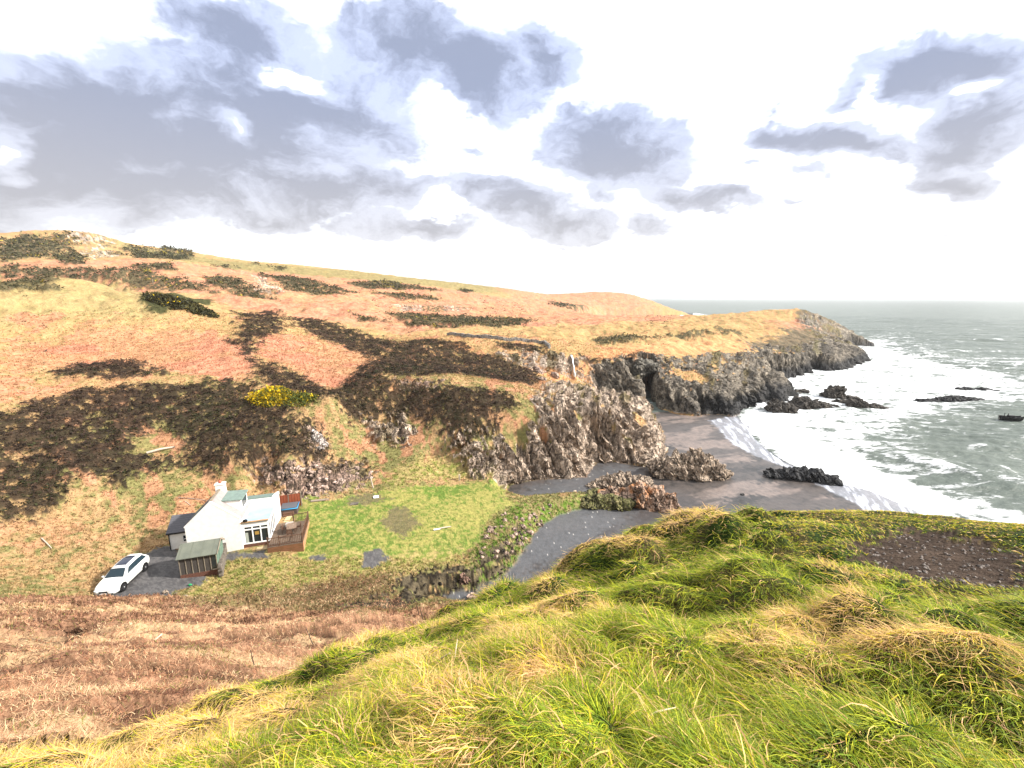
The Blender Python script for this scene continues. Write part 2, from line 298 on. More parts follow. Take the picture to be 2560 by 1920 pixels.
# ------------------------------------------------------------------ patches of ground
def regs(lst, **k):
    o = np.zeros(GR.shape, np.float32)
    for i, p in enumerate(lst): o = np.maximum(o, region(p, seed=i*5.7+k.get('sd', 0), **{a: b for a, b in k.items() if a != 'sd'}))
    return o
HEA = regs([[(-30,1045),(0,1036),(81,1008),(190,981),(316,968),(452,963),(543,981),(633,999),(741,1036),(791,1058),(814,1099),(836,1149),(769,1167),(656,1167),(565,1171),(452,1158),(398,1171),(316,1212),(226,1189),(172,1180),(158,1239),(90,1289),(0,1298),(-40,1300)],
 [(127,936),(203,910),(336,901),(405,936),(289,945),(162,945)],[(400,970),(503,955),(555,948),(625,962),(631,985),(503,985)],
 [(613,780),(694,780),(706,832),(637,844),(642,901),(752,942),(822,977),(860,985),(799,1000),(665,965),(631,912),(584,855),(602,809)],
 [(723,794),(810,803),(903,832),(984,855),(995,867),(926,899),(868,872),(752,826)],
 [(850,975),(955,896),(1030,852),(1128,855),(1190,884),(1263,902),(1344,931),(1348,946),(1326,962),(1245,949),(1172,938),(1100,940),(980,935),(900,960)],
 [(820,990),(850,968),(904,948),(995,950),(1103,965),(1175,967),(1266,985),(1290,1010),(1248,1040),(1230,1095),(1175,1109),(1121,1077),(1031,1044),(922,1040),(886,1058),(850,1022)],
 [(1245,857),(1299,861),(1344,866),(1380,884),(1335,886),(1272,879)],[(1453,890),(1498,899),(1494,908),(1462,910)],[(1508,901),(1643,904),(1603,915),(1521,912)]], soft=5, rough=14)
HEA *= 1-regs([[(335,1094),(380,1060),(425,1075),(452,1100),(470,1140),(370,1142),(330,1130)],[(1135,950),(1185,942),(1240,965),(1200,975),(1130,965)]], soft=5, rough=14)
GOR = regs([[(-20,667),(0,667),(174,670),(376,682),(492,710),(544,734),(405,722),(289,710),(116,699),(0,696)],[(98,705),(133,705),(150,728),(58,734),(0,731),(0,712)],
 [(515,696),(584,696),(637,722),(689,751),(596,745),(532,716)],[(654,690),(752,699),(891,734),(799,739),(723,728)],[(868,710),(955,705),(1100,728),(984,725),(903,722)],[(926,734),(1042,739),(1123,754),(1010,750)],
 [(972,786),(1100,791),(1279,797),(1330,806),(1273,818),(1100,820),(1030,815)],[(862,786),(920,795),(978,809),(900,800)],[(122,647),(191,629),(214,658),(162,667)],[(260,629),(300,629),(307,640),(265,640)],[(324,664),(428,661),(428,679),(359,676)],
 [(-20,603),(0,603),(58,589),(179,589),(179,618),(87,647),(0,655)],[(307,612),(405,624),(509,635),(480,650),(347,647)],[(530,665),(590,668),(570,675)],[(620,655),(650,660),(640,665)],[(680,668),(720,672),(700,677)],
 [(1460,850),(1576,839),(1644,841),(1586,855),(1517,865)],[(1655,837),(1740,830),(1785,837),(1740,848),(1692,846)],[(1789,827),(1830,827),(1861,844),(1809,839)],[(1150,725),(1180,728),(1165,733)],[(1380,755),(1450,762),(1470,770),(1400,768)]], soft=5, rough=9, sd=40)
BUSH = regs([[(355,755),(405,736),(470,745),(538,752),(521,762),(417,785),(370,782)]], soft=3, rough=5, sd=77)
BRK = regs([[(-20,890),(0,884),(231,820),(521,832),(637,884),(648,940),(560,955),(463,930),(289,915),(116,925),(0,940)],[(648,838),(752,838),(868,872),(949,901),(943,936),(833,977),(741,936),(642,890)],
 [(-20,655),(400,650),(600,675),(900,700),(1200,735),(1500,765),(1720,795),(1500,812),(1300,815),(1000,832),(800,803),(600,775),(500,745),(300,712),(0,700)],
 [(-20,975),(100,960),(230,975),(60,1010)],[(1250,722),(1500,724),(1720,792),(1350,790)],[(1930,803),(2000,798),(2040,825),(1930,820)]], soft=14, rough=16, sd=90)
BRK2 = regs([[(1480,885),(1700,850),(1850,852),(1880,875),(1650,888),(1500,905)],[(1100,862),(1140,858),(1200,880),(1130,875)],[(1300,905),(1420,905),(1480,935),(1400,950),(1330,935)],[(1440,905),(1490,910),(1485,960),(1440,950)],[(930,965),(1000,958),(990,985)]], soft=10, rough=10, sd=110)
SLP = regs([[(-60,1497),(300,1495),(500,1499),(700,1515),(1000,1535),(1100,1500),(1136,1512),(1076,1550),(955,1622),(752,1698),(567,1765),(463,1810),(289,1862),(58,1915),(-60,1935)]], soft=12, rough=14, sd=120)
OLI = regs([[(270,600),(600,655),(1000,692),(1250,718),(1300,728),(1200,733),(900,702),(600,680),(400,645)]], soft=10, rough=8, sd=130)
KNO = regs([[(-30,735),(270,708),(400,718),(540,765),(420,800),(200,790),(0,820)]], soft=18, rough=10, sd=140)
LAW = regs([[(735,1285),(768,1259),(863,1245),(971,1221),(1093,1215),(1215,1202),(1270,1213),(1256,1242),(1300,1261),(1242,1283),(1215,1316),(1207,1354),(1161,1383),(1080,1400),(971,1395),(781,1405),(741,1390)],[(700,1250),(790,1238),(820,1260),(735,1290)]], soft=7, rough=9, sd=150)
LAW2 = regs([[(480,1410),(700,1395),(980,1390),(1150,1380),(1160,1410),(1050,1425),(850,1445),(650,1480),(480,1500)],[(960,1185),(1100,1150),(1280,1190),(1290,1212),(960,1225)],[(700,1255),(760,1235),(760,1262)]], soft=14, rough=16, sd=160)
BNK = regs([[(1215,1316),(1262,1275),(1300,1255),(1400,1255),(1500,1235),(1520,1290),(1400,1290),(1345,1328),(1310,1375),(1262,1440),(1190,1470),(1150,1440),(1180,1390)]], soft=8, rough=8, sd=170)
MUD = regs([[(985,1445),(1080,1418),(1160,1412),(1210,1460),(1180,1480),(1110,1495),(1000,1522),(860,1535),(840,1512),(985,1470)],[(1190,1400),(1240,1370),(1300,1310),(1320,1330),(1270,1400),(1260,1440),(1200,1470)]], soft=4, rough=18, nscale=1.6, sd=180)
RUF = regs([[(470,1485),(700,1470),(850,1440),(980,1430),(1000,1500),(1040,1510),(900,1545),(700,1535),(470,1512)]], soft=14, rough=14, sd=190)
TRK = regs([[(225,1492),(270,1465),(350,1400),(395,1370),(440,1363),(470,1385),(620,1383),(668,1372),(668,1396),(570,1397),(500,1460),(440,1478),(410,1500),(260,1500)],[(905,1420),(912,1380),(950,1372),(972,1400),(930,1420)],[(770,1395),(800,1385),(815,1400),(780,1400)]], soft=3, rough=5, sd=200)
PAT = regs([[(950,1310),(975,1270),(1020,1268),(1045,1310),(1010,1342),(980,1325)],[(860,1260),(880,1238),(930,1236),(970,1248),(930,1260)]], soft=6, rough=10, nscale=2, sd=210)
DRT = regs([[(2119,1348),(2183,1325),(2264,1298),(2380,1307),(2466,1327),(2600,1360),(2600,1432),(2495,1444),(2408,1435),(2293,1418),(2206,1395),(2142,1383)]], soft=10, rough=22, sd=220)
MOS = regs([[(1960,1255),(2300,1262),(2620,1285),(2700,1550),(2400,1500),(2050,1420),(1900,1330)]], soft=30, rough=20, sd=230)
ROK = regs([[(1235,1100),(1275,1045),(1330,1005),(1465,962),(1573,966),(1655,1035),(1690,1145),(1607,1170),(1540,1160),(1503,1160),(1480,1200),(1420,1205),(1329,1208),(1275,1210),(1200,1192),(1185,1160)]], soft=8, rough=20, sd=240)
mq = ROK > 0; xq, yq, zq = GX[mq], GY[mq], Z0[mq]; nq = np.zeros_like(Z0); nq[mq] = fbm3((xq*.78-yq*.25+zq*.60)/2.4+fbm3(xq/5, yq/5, zq/5, 2, 33), (xq*.25+yq*.97)/7, (-xq*.60+zq*.78)/9, 4, 31, .62)
ROK = np.maximum(ROK*sstep(.475, .505, nq+.15*sstep(math.radians(2), math.radians(12), LT)+.05*sstep(9, 5, Z0)-.03), 0)
ROK = np.maximum(ROK, regs([[(925,1062),(1010,1040),(1040,1075),(1010,1110),(945,1105)],[(1120,1080),(1150,1090),(1215,1135),(1265,1165),(1270,1190),(1190,1188),(1165,1150)]], soft=4, rough=18, nscale=1.5, sd=250))
CLF = regs([[(1235,887),(1300,882),(1400,887),(1455,897),(1450,945),(1400,935),(1380,925),(1345,932),(1280,905)],
 [(1484,930),(1503,908),(1600,913),(1700,898),(1780,880),(1850,885),(1900,868),(1990,868),(2080,850),(2140,850),(2215,862),(2215,920),(2000,960),(2000,1025),(1830,1055),(1650,1025),(1600,1010),(1500,985),(1480,950)]], soft=5, rough=11, sd=260)
CLF *= 1-.9*regs([[(1680,915),(1760,935),(1775,955),(1745,962),(1690,942)],[(1530,905),(1640,905),(1600,914)]], soft=4, rough=6, sd=270)
CLF *= sstep(.40, .48, fbm2(LT*140, LR*90, 4, 37)+.22*sstep(9, 4, Z0)+.06)
TIP = regs([[(1990,800),(2060,786),(2150,832),(2215,862),(2180,890),(2080,885),(1900,870),(1760,868),(1850,852),(1960,835)]], soft=10, rough=12, sd=275)
PNK = regs([[(650,1195),(700,1165),(800,1168),(900,1150),(935,1190),(900,1215),(800,1238),(735,1242),(700,1215)],[(655,1170),(690,1178),(680,1195),(650,1185)],[(775,1070),(800,1085),(818,1122),(795,1124),(775,1100)],[(1000,955),(1100,950),(1080,962),(1010,965)]], soft=4, rough=14, nscale=1.6, sd=280)
FRK = regs([[(185,592),(249,580),(290,598),(280,615),(231,620)],[(210,625),(260,625),(290,640),(230,650)],[(985,762),(1080,765),(1180,772),(1150,780),(1000,778)],[(640,690),(700,725),(690,740),(640,730)],[(2000,805),(2100,810),(2150,850),(2050,860)]], soft=5, rough=10, nscale=1.6, sd=290)
# ------------------------------------------------------------------ relief
dzr = np.gradient(Z0, axis=0)/np.gradient(GR, axis=0); slope = np.abs(dzr)
dzt = np.gradient(Z0, axis=1)/np.maximum(np.gradient(GT, axis=1)*GR, 1e-4); slope = np.hypot(dzr, dzt)
beach = sstep(.3, -.4, SF)*(Z0 < 4)*(GR > 25)*(GR < 250)
cwid = np.where((GT < math.radians(21)) & (GR < 112), 3.0, 16.0)
coast = sstep(0, .8, SF)*sstep(1, .4, SF/cwid)*(GR > 60)*(GR < 350)*sstep(.45, .8, slope)
ROCK = np.clip(np.maximum.reduce([ROK, CLF, coast*.95, PNK, FRK*.9*sstep(.4, .55, fbm2(LT*250, LR*250, 3, 8))]), 0, 1)*(1-beach)
ROCK = np.where(SF < 0, 0, ROCK).astype(np.float32)
HEA = HEA*(1-ROCK); GOR = GOR*(1-ROCK)
Zd = np.zeros_like(Z0)
HEA *= 1-.9*sstep(.625, .67, fbm2(LT*120, LR*95, 4, 66, .6)); GOR *= 1-.9*sstep(.57, .62, fbm2(LT*200, LR*120, 3, 67)); BRK = np.maximum(BRK, .7*sstep(.56, .62, fbm2(LT*40, LR*30, 4, 68))*(GR > 60)*(1-LAW)*(GR < 150))
bumpy = (1-beach)*sstep(12, 25, GR)*(1-TRK)
hs = np.clip(GR/90, .35, 4)
Zd += bumpy*(1-ROCK)*(fbm2(GX/2.6, GY/2.6, 3, 11)-.5)*.9*np.clip(hs, .4, 1.5)*(1-.85*LAW)*(1-.6*LAW2)*(1-.9*sstep(1, 0, np.abs(SF)))
Zd += (fbm2(GX/9, GY/9, 3, 12)-.5)*sstep(90, 200, GR)*3.0*(1-ROCK)*sstep(5, 20, SF)
su, sv = (GX*.8+GY*.6), (-GX*.6+GY*.8)
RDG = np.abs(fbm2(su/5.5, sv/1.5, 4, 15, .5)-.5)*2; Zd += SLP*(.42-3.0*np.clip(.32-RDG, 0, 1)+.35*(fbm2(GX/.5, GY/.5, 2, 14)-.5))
Zd += .45*HEA*fbm2(GX/.7, GY/.7, 3, 16)+1.2*GOR*fbm2(GX/2.5, GY/2.5, 3, 17)+.5*BUSH+.35*BNK*(fbm2(GX/.8, GY/.8, 3, 18)-.4)*(1-beach)
Zd += beach*((fbm2(GX/6, GY/6, 3, 19)-.5)*.25+(fbm2(GX/.5, GY/.5, 2, 20)-.5)*.03)-.14*MUD*sstep(.45, .6, fbm2(GX/.9, GY/.9, 3, 22))
# near headland: tussocks combed by the wind
near = sstep(17, 11, GR)*(1-SLP)
MND = (1-np.abs(2*fbm2(GX/1.15+.4*n2(GX, GY, 3), GY/.75, 3, 23, .42)-1))
MSM, DSM = MOS.copy(), DRT.copy()
for _k in range(4):
    MSM = (MSM+np.roll(MSM, 9, 0)+np.roll(MSM, -9, 0)+np.roll(MSM, 14, 1)+np.roll(MSM, -14, 1))/5; DSM = (DSM+np.roll(DSM, 3, 0)+np.roll(DSM, -3, 0)+np.roll(DSM, 5, 1)+np.roll(DSM, -5, 1))/5
MND = MND*(1-.75*MSM)*(1-.9*DSM); GRN = near
TUS = np.zeros_like(Z0); TH_ = np.zeros_like(Z0); rt = np.random.default_rng(21); i1_ = int(np.searchsorted(RR, 18))
gx_s, gy_s = GX[:i1_], GY[:i1_]; ws_ = (fbm2(gx_s/.35, gy_s/.35, 3, 81)-.5)*.28; wt_ = (fbm2(gx_s/.35, gy_s/.35, 3, 82)-.5)*.28
for _k in range(330):
    ta = math.radians(rt.uniform(-58, 58)); tr_ = math.exp(rt.uniform(math.log(.8), math.log(15))); R1 = rt.uniform(.16, .34)*(1+.075*tr_); cx_, cy_ = tr_*math.sin(ta), tr_*math.cos(ta); an_ = rt.uniform(0, 3.14); ra = rt.uniform(1.0, 1.9)
    dx, dy = gx_s-cx_+ws_*R1*2, gy_s-cy_+wt_*R1*2; e1 = (dx*math.cos(an_)+dy*math.sin(an_))/ra; e2 = -dx*math.sin(an_)+dy*math.cos(an_); q_ = np.clip(1-(e1*e1+e2*e2)/(R1*R1), 0, 1)**.75
    TUS[:i1_] = np.maximum(TUS[:i1_], q_*rt.uniform(.55, 1)); TH_[:i1_] = np.maximum(TH_[:i1_], q_*R1*rt.uniform(.5, 1.0))
TUS *= (1-.8*MSM)*(1-DSM); TH_ *= (1-.8*MSM)*(1-DSM)
MS = [(1490,1720,.42,.24),(2110,1560,.40,.24),(1000,1560,.45,.15),(1750,1420,.6,.16),(640,1800,.35,.14),(1350,1290,.9,.2),(1560,1560,.35,.12),(1900,1500,.5,.12),(1470,1290,.7,.2),(1240,1680,.35,.10),(2450,1590,.35,.10),(900,1700,.3,.1),(2480,1850,.25,.08)]
Zd += near*(TH_*sstep(.5, 1.3, GR)-.06)+near*(MND-.72)*.14*sstep(.6, 2.2, GR)
for u, v, rr_, hh_ in MS:
    q = hit(u, v); dx = GX-q[0]; dy = GY-q[1]; ex = np.exp(-((dx/rr_)**2+(dy/(rr_*.6))**2)); Zd += .6*hh_*ex
q = hit(2130, 1625); HOL = np.exp(-(((GX-q[0])/.22)**2+((GY-q[1])/.12)**2)); Zd -= .3*HOL
Zd -= .05*DSM
Z1 = Z0+Zd; Z1 = np.where(SF > 0, np.maximum(Z1, ZB-.2), Z1)
PX, PY, PZ = GX.copy(), GY.copy(), Z1.copy()
# rock: ribs of steeply dipping strata, cracked into blocks
m = ROCK > .02; x, y, z = GX[m], GY[m], Z1[m]; rk = ROCK[m]; far = np.clip(GR[m]/85, .5, 3)
ca, sa = math.cos(.95), math.sin(.95)
def strata(x, y, z, sc):
    a = (x*.78-y*.25+z*.60)/sc; b = (x*.25+y*.97)/sc*.42; c = (-x*.60+z*.78)/sc*.26
    wv_ = fbm3(x/6/sc, y/6/sc, z/6/sc, 2, 41)*1.6
    return ridge3(a*.55+wv_, b, c, 5, 42, .62)
wz = z*1.0
st = strata(x, y, wz, 2.3*np.clip(far, .8, 2)); blk = ridge3(x/3.2, y/3.2, wz/3.0, 5, 47, .6)
am = 1.75*np.clip(far, .6, 1.0)*np.where(PNK[m] > .3, .5, 1)
wa_ = fbm3(x/4, y/4, wz/4, 3, 61)*1.6; wb_ = fbm3(x/3, y/3, wz/3, 3, 62)*1.6; S_ = np.clip(far, 1, 1.8)
A1, B1, C1 = (x*.78-y*.25+wz*.60)/S_, (x*.25+y*.97)/S_, (-x*.60+wz*.78)/S_
cb = (cells(A1/1.1+wa_*1.5, B1/2.6+wb_, C1/3.4+wa_, 1)-.5)*1.25+(cells(A1/.5+wb_*2, B1/1.2+wa_, C1/1.5+wb_, 2)-.5)*.6
saw = np.mod(A1/1.7+wa_*.55+.3*fbm3(x, y, wz, 2, 63), 1.0)
dsp = (cb*.75+(saw-.5)*1.15)*np.minimum(1.0, far+.2)*rk*np.where(PNK[m] > .3, .45, 1)+.75*(np.sign(st-.60)*np.abs((st-.60)/.3)**.8*.62+(blk-.62)*1.1)*am*rk
nx = -np.gradient(Z0, axis=1)[m]*0; gx = dzr[m]*np.sin(GT[m])+dzt[m]*np.cos(GT[m]); gy = dzr[m]*np.cos(GT[m])-dzt[m]*np.sin(GT[m])
nn = np.sqrt(gx*gx+gy*gy+.6)
PX[m] += -gx/nn*dsp*1.15; PY[m] += -gy/nn*dsp*1.15; PZ[m] += dsp*(.62/nn)
for tr in ([(1415,1030),(1440,1080),(1470,1160)],[(1450,1010),(1490,1080),(1512,1145)],[(1500,1030),(1532,1090),(1548,1145)],[(1560,1030),(1590,1095),(1602,1150)],[(1350,1080),(1390,1140),(1420,1190)],[(1300,1105),(1345,1195)],[(1250,1120),(1290,1198)],[(1390,1060),(1415,1110)],[(1742,975),(1752,1030)],[(1848,975),(1872,1018)],[(1497,925),(1492,985)],[(1696,975),(1704,1025)],[(1900,935),(1928,1008)],[(1790,990),(1800,1030)],[(1560,925),(1562,975)],[(1425,895),(1430,945)],[(1960,905),(1985,940)],[(2040,900),(2055,930)]):
    q = [hit(*p_) for p_ in tr]; mk = (GR > 55) & (GR < 260) & (np.abs(GT-math.atan2(q[0][0], q[0][1])) < .12); xs, ys = GX[mk], GY[mk]; best = np.full(xs.shape, 1e9)
    for (xa, ya, _), (xb, yb, _) in zip(q[:-1], q[1:]):
        ex, ey = xb-xa, yb-ya; t_ = np.clip(((xs-xa)*ex+(ys-ya)*ey)/(ex*ex+ey*ey+1e-9), 0, 1); best = np.minimum(best, np.hypot(xs-xa-t_*ex, ys-ya-t_*ey))
    best = best+(fbm2(xs, ys, 3, 90)-.5)*1.2; wd_ = .55*max(1, q[0][1]/95); PZ[mk] -= 1.7*np.exp(-(np.maximum(best, 0)/wd_)**2)*sstep(0, 1.5, PZ[mk]-ZB[mk])
# ------------------------------------------------------------------ ground colours (albedo)
def C_(*c): return np.array(c, np.float32)
def mixc(a, b, t): return a+(b-a)*np.asarray(t, np.float32)[..., None]
fn1 = fbm2(LT*420, LR*420, 3, 51).astype(np.float32); fn2 = fbm2(LT*120, LR*120, 4, 52).astype(np.float32); fn3 = fbm2(GX/7, GY/7, 3, 53).astype(np.float32); fn4 = fbm2(GX/.45, GY/.45, 2, 54).astype(np.float32)
def two(a, b, t): return mixc(C_(*a), C_(*b), np.clip(t, 0, 1))
c = two((.34,.22,.11), (.17,.16,.06), sstep(.42, .6, fn2*.6+fn3*.4))
c = mixc(c, two((.46,.24,.12), (.30,.23,.10), sstep(.4, .62, fn1)), sstep(60, 120, GR)*.7)
c = mixc(c, two((.25,.205,.09), (.17,.15,.065), fn2), OLI*.85); c = mixc(c, two((.34,.25,.125), (.24,.205,.085), fn2), KNO*.8); c = mixc(c, two((.15,.12,.08), (.075,.066,.05), sstep(.35, .62, fn1*.5+fn2*.5)), TIP*.9)
c = mixc(c, two((.46,.225,.14), (.35,.15,.09), sstep(.35, .65, fn1*.5+fn2*.5)), BRK*(.62+.6*sstep(.35, .6, fn3))*.8)
c = mixc(c, two((.50,.27,.13), (.42,.21,.10), fn2), BRK2)
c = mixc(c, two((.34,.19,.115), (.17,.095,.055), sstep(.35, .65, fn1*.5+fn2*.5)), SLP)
c = mixc(c, C_(.055,.03,.018)+0*c, SLP*sstep(.26, .10, RDG)); c = mixc(c, C_(.44,.30,.17)+0*c, SLP*.7*sstep(.54, .62, fbm2(su/9, sv/1.8, 4, 91)))  # ridge troughs painted dark as shade in the hollows; straw streaks after
c = mixc(c, two((.20,.12,.07), (.14,.13,.05), fn2), RUF)
c = mixc(c, two((.10,.155,.028), (.27,.245,.075), sstep(.40, .60, fn3*.25+fn2*.45+fn1*.3)), LAW)
c = mixc(c, two((.16,.19,.04), (.34,.26,.11), sstep(.38, .6, fn2)), LAW2*.85)
c = mixc(c, two((.09,.15,.02), (.22,.17,.08), sstep(.42, .6, fn1*.5+fn2*.5)), BNK)
c = mixc(c, two((.016,.012,.010), (.036,.026,.017), fn1), np.clip(HEA, 0, 1)*.93)
c = mixc(c, two((.06,.055,.03), (.11,.09,.05), fn1), np.clip(GOR, 0, 1)*.95); c = mixc(c, C_(.05,.05,.02)+0*c, BUSH)
c = mixc(c, two((.15,.11,.08), (.10,.09,.04), fn1), PAT*.8)
fm_ = fn1.copy(); mu_ = MUD > .02; fm_[mu_] = fbm3(GX[mu_]/.8, GY[mu_]/.8, PZ[mu_]/.5, 4, 57, .6); c = mixc(c, two((.018,.014,.010), (.10,.08,.05), sstep(.5, .62, fm_)), MUD*sstep(.38, .52, fm_+.04))
# sand and shingle
wet = region([(1774,1055),(1811,1089),(1838,1116),(1883,1139),(1928,1157),(2000,1180),(2037,1211),(2109,1248),(2180,1290),(2500,1400),(2500,1200),(2073,1198),(1969,1153),(1896,1098),(1850,1035)], soft=5, rough=3, seed=3, z0=True)
light = np.maximum(region([(1600,1000),(1760,1040),(1850,1120),(1900,1160),(1760,1160),(1700,1130),(1660,1100),(1620,1040)], 12, 18, seed=5), region([(1720,1240),(1760,1210),(1850,1200),(1990,1215),(2100,1250),(2000,1270),(1900,1240),(1820,1240),(1800,1265),(1760,1262)], 10, 12, seed=6))
fs = fbm2(GX/9+GY/14, GY/2.2-GX/5, 4, 58); sand = two((.072,.061,.056), (.028,.027,.027), sstep(.38, .62, fs*.6+fn2*.4)); sand = mixc(sand, two((.20,.155,.135), (.11,.092,.083), fn2), light*sstep(.40, .58, fs))
shg = region([(1000,1520),(1060,1450),(1200,1340),(1262,1230),(1400,1180),(1560,1140),(1600,1180),(1590,1290),(1480,1360),(1300,1450)], 25, 20, seed=7)
dark = region([(1640,1260),(1720,1230),(1780,1270),(1900,1260),(2100,1290),(2100,1320),(1500,1350),(1560,1290)], 14, 14, seed=8)
sand = mixc(sand, two((.055,.056,.06), (.105,.106,.112), fn1*.5+fn2*.5), shg*.85); sand = mixc(sand, C_(.058,.052,.052)+0*sand, dark*.7)
sand = mixc(sand, C_(.06,.05,.045)+0*sand, sstep(.60, .66, fn1)*sstep(.5, .62, fn2)*.6)
peb = rng.random(Z0.shape) > .9955; sand = mixc(sand, C_(.5,.47,.44)+0*sand, peb*shg)
streak = fbm2(LT*260+LR*60, LR*30, 4, 60); sand = mixc(sand, C_(.40,.42,.48)+0*sand, wet*(.35+.65*sstep(.42, .62, streak)))
c = mixc(c, sand, beach)
c = mixc(c, two((.055,.053,.055), (.095,.09,.09), sstep(.35, .65, fn1*.5+fn2*.5)), TRK)
# near headland ground under the blades
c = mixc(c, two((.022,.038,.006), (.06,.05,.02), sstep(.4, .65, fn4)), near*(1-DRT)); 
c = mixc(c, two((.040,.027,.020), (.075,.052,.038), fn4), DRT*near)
# rock albedo
fr1 = fn1.copy(); fr2 = fn2.copy(); mr_ = (ROCK > .02) | (MUD > .05) | (BNK > .05); xr, yr, zr = PX[mr_], PY[mr_], PZ[mr_]; q_ = np.clip(GR[mr_]/90, .7, 3)
fr1[mr_] = fbm3(xr/.7/q_, yr/.7/q_, zr/.5/q_, 3, 55); fr2[mr_] = fbm3(xr/3/q_, yr/3/q_, zr/2/q_, 4, 56)
rc = two((.68,.54,.42), (.27,.205,.155), sstep(.3, .65, fr1*.6+fr2*.4)); rc = mixc(rc, two((.36,.245,.19), (.12,.085,.06), sstep(.35, .62, fr1)), np.maximum(PNK, 0))
rc = mixc(rc, two((.28,.24,.185), (.11,.097,.078), sstep(.35, .62, fr1)), sstep(math.radians(9), math.radians(12), GT)*sstep(108, 122, GR)*.9)
wetr = sstep(5.2, 2.6, PZ+(fr2-.5)*3)*sstep(math.radians(20), math.radians(26), GT)*sstep(80, 100, GR)
rc = mixc(rc, C_(.035,.035,.037)+0*rc, np.clip(wetr, 0, 1)*.95)
lich = sstep(.56, .62, fr2)*sstep(.85, .3, slope); rc = mixc(rc, two((.16,.15,.05), (.20,.14,.06), fr1), lich*.8*(1-wetr))
c = mixc(c, rc, sstep(.25, .5, ROCK))
c *= (.82+.36*fn1)[..., None]
c = np.clip(c, .008, .8).astype(np.float32)
# ------------------------------------------------------------------ materials of the ground
def M_(name):
    m = bpy.data.materials.new(name); m.use_nodes = True; return m, m.node_tree, m.node_tree.nodes, m.node_tree.links, m.node_tree.nodes['Principled BSDF']
def ground_mat(name, rough, scales, bump, dist=.05, tint=.5, spec=.25):
    m, t, n, l, b = M_(name); a = n.new('ShaderNodeAttribute'); a.attribute_name = 'col'
    g = n.new('ShaderNodeNewGeometry'); val = None
    for i, sc in enumerate(scales):
        q = n.new('ShaderNodeTexNoise'); q.inputs['Scale'].default_value = sc; q.inputs['Detail'].default_value = 5; q.inputs['Roughness'].default_value = .65; l.new(g.outputs['Position'], q.inputs[0])
        if val is None: val = q.outputs['Fac']
        else:
            w = n.new('ShaderNodeMath'); w.operation = 'MULTIPLY_ADD'; l.new(q.outputs['Fac'], w.inputs[0]); w.inputs[1].default_value = .5
            w2 = n.new('ShaderNodeMath'); w2.operation = 'MULTIPLY'; w2.inputs[1].default_value = .5; l.new(val, w2.inputs[0]); l.new(w2.outputs[0], w.inputs[2]); val = w.outputs[0]
    mr = n.new('ShaderNodeMapRange'); mr.inputs['From Min'].default_value = .32; mr.inputs['From Max'].default_value = .68; mr.inputs['To Min'].default_value = 1-tint; mr.inputs['To Max'].default_value = 1+tint; l.new(val, mr.inputs[0])
    mu = n.new('ShaderNodeVectorMath'); mu.operation = 'SCALE'; l.new(a.outputs['Color'], mu.inputs[0]); l.new(mr.outputs[0], mu.inputs['Scale'])
    l.new(mu.outputs[0], b.inputs['Base Color']); b.inputs['Roughness'].default_value = rough; b.inputs['Specular IOR Level'].default_value = spec
    bp = n.new('ShaderNodeBump'); bp.inputs['Strength'].default_value = bump; bp.inputs['Distance'].default_value = dist; l.new(val, bp.inputs['Height']); l.new(bp.outputs[0], b.inputs['Normal'])
    return m
m_turf = ground_mat('turf', .95, (9, 2.2), .9, .25, .55, .1); m_rock = ground_mat('rock', .85, (1.1, 4.5), 1.0, .6, .7, .25)
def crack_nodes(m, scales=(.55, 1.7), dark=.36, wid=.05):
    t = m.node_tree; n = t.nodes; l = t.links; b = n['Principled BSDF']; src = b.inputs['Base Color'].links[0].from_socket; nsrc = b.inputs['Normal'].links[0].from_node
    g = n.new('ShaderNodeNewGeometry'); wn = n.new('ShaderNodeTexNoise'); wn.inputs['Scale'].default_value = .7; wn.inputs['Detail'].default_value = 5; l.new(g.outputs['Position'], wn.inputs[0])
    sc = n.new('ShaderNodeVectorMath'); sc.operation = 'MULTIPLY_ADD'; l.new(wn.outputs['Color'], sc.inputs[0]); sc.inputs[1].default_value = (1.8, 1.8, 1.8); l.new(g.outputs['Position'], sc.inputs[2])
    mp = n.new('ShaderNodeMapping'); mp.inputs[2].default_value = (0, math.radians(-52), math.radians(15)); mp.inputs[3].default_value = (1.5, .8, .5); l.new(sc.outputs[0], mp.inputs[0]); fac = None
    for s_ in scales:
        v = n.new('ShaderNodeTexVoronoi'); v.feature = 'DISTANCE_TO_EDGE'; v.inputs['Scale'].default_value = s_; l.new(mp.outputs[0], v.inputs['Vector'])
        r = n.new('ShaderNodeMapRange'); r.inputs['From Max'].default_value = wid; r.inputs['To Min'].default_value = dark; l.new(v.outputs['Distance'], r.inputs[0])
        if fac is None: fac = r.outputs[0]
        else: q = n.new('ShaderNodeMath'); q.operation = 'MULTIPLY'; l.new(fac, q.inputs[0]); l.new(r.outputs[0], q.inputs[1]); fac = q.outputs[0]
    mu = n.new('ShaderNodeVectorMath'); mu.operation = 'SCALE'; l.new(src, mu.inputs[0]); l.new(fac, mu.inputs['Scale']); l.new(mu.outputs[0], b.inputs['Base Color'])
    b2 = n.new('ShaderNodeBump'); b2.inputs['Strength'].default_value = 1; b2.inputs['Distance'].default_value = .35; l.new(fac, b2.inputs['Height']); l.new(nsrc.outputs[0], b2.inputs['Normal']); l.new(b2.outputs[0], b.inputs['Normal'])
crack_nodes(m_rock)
m_sand = ground_mat('sand', .42, (9, 1.6), .5, .05, .38, .4); m_far = ground_mat('far turf', .95, (.6, .12), 1, 1.2, .35, .05)
m_grav = ground_mat('gravel', .8, (14, 60), .9, .04, .35, .3)
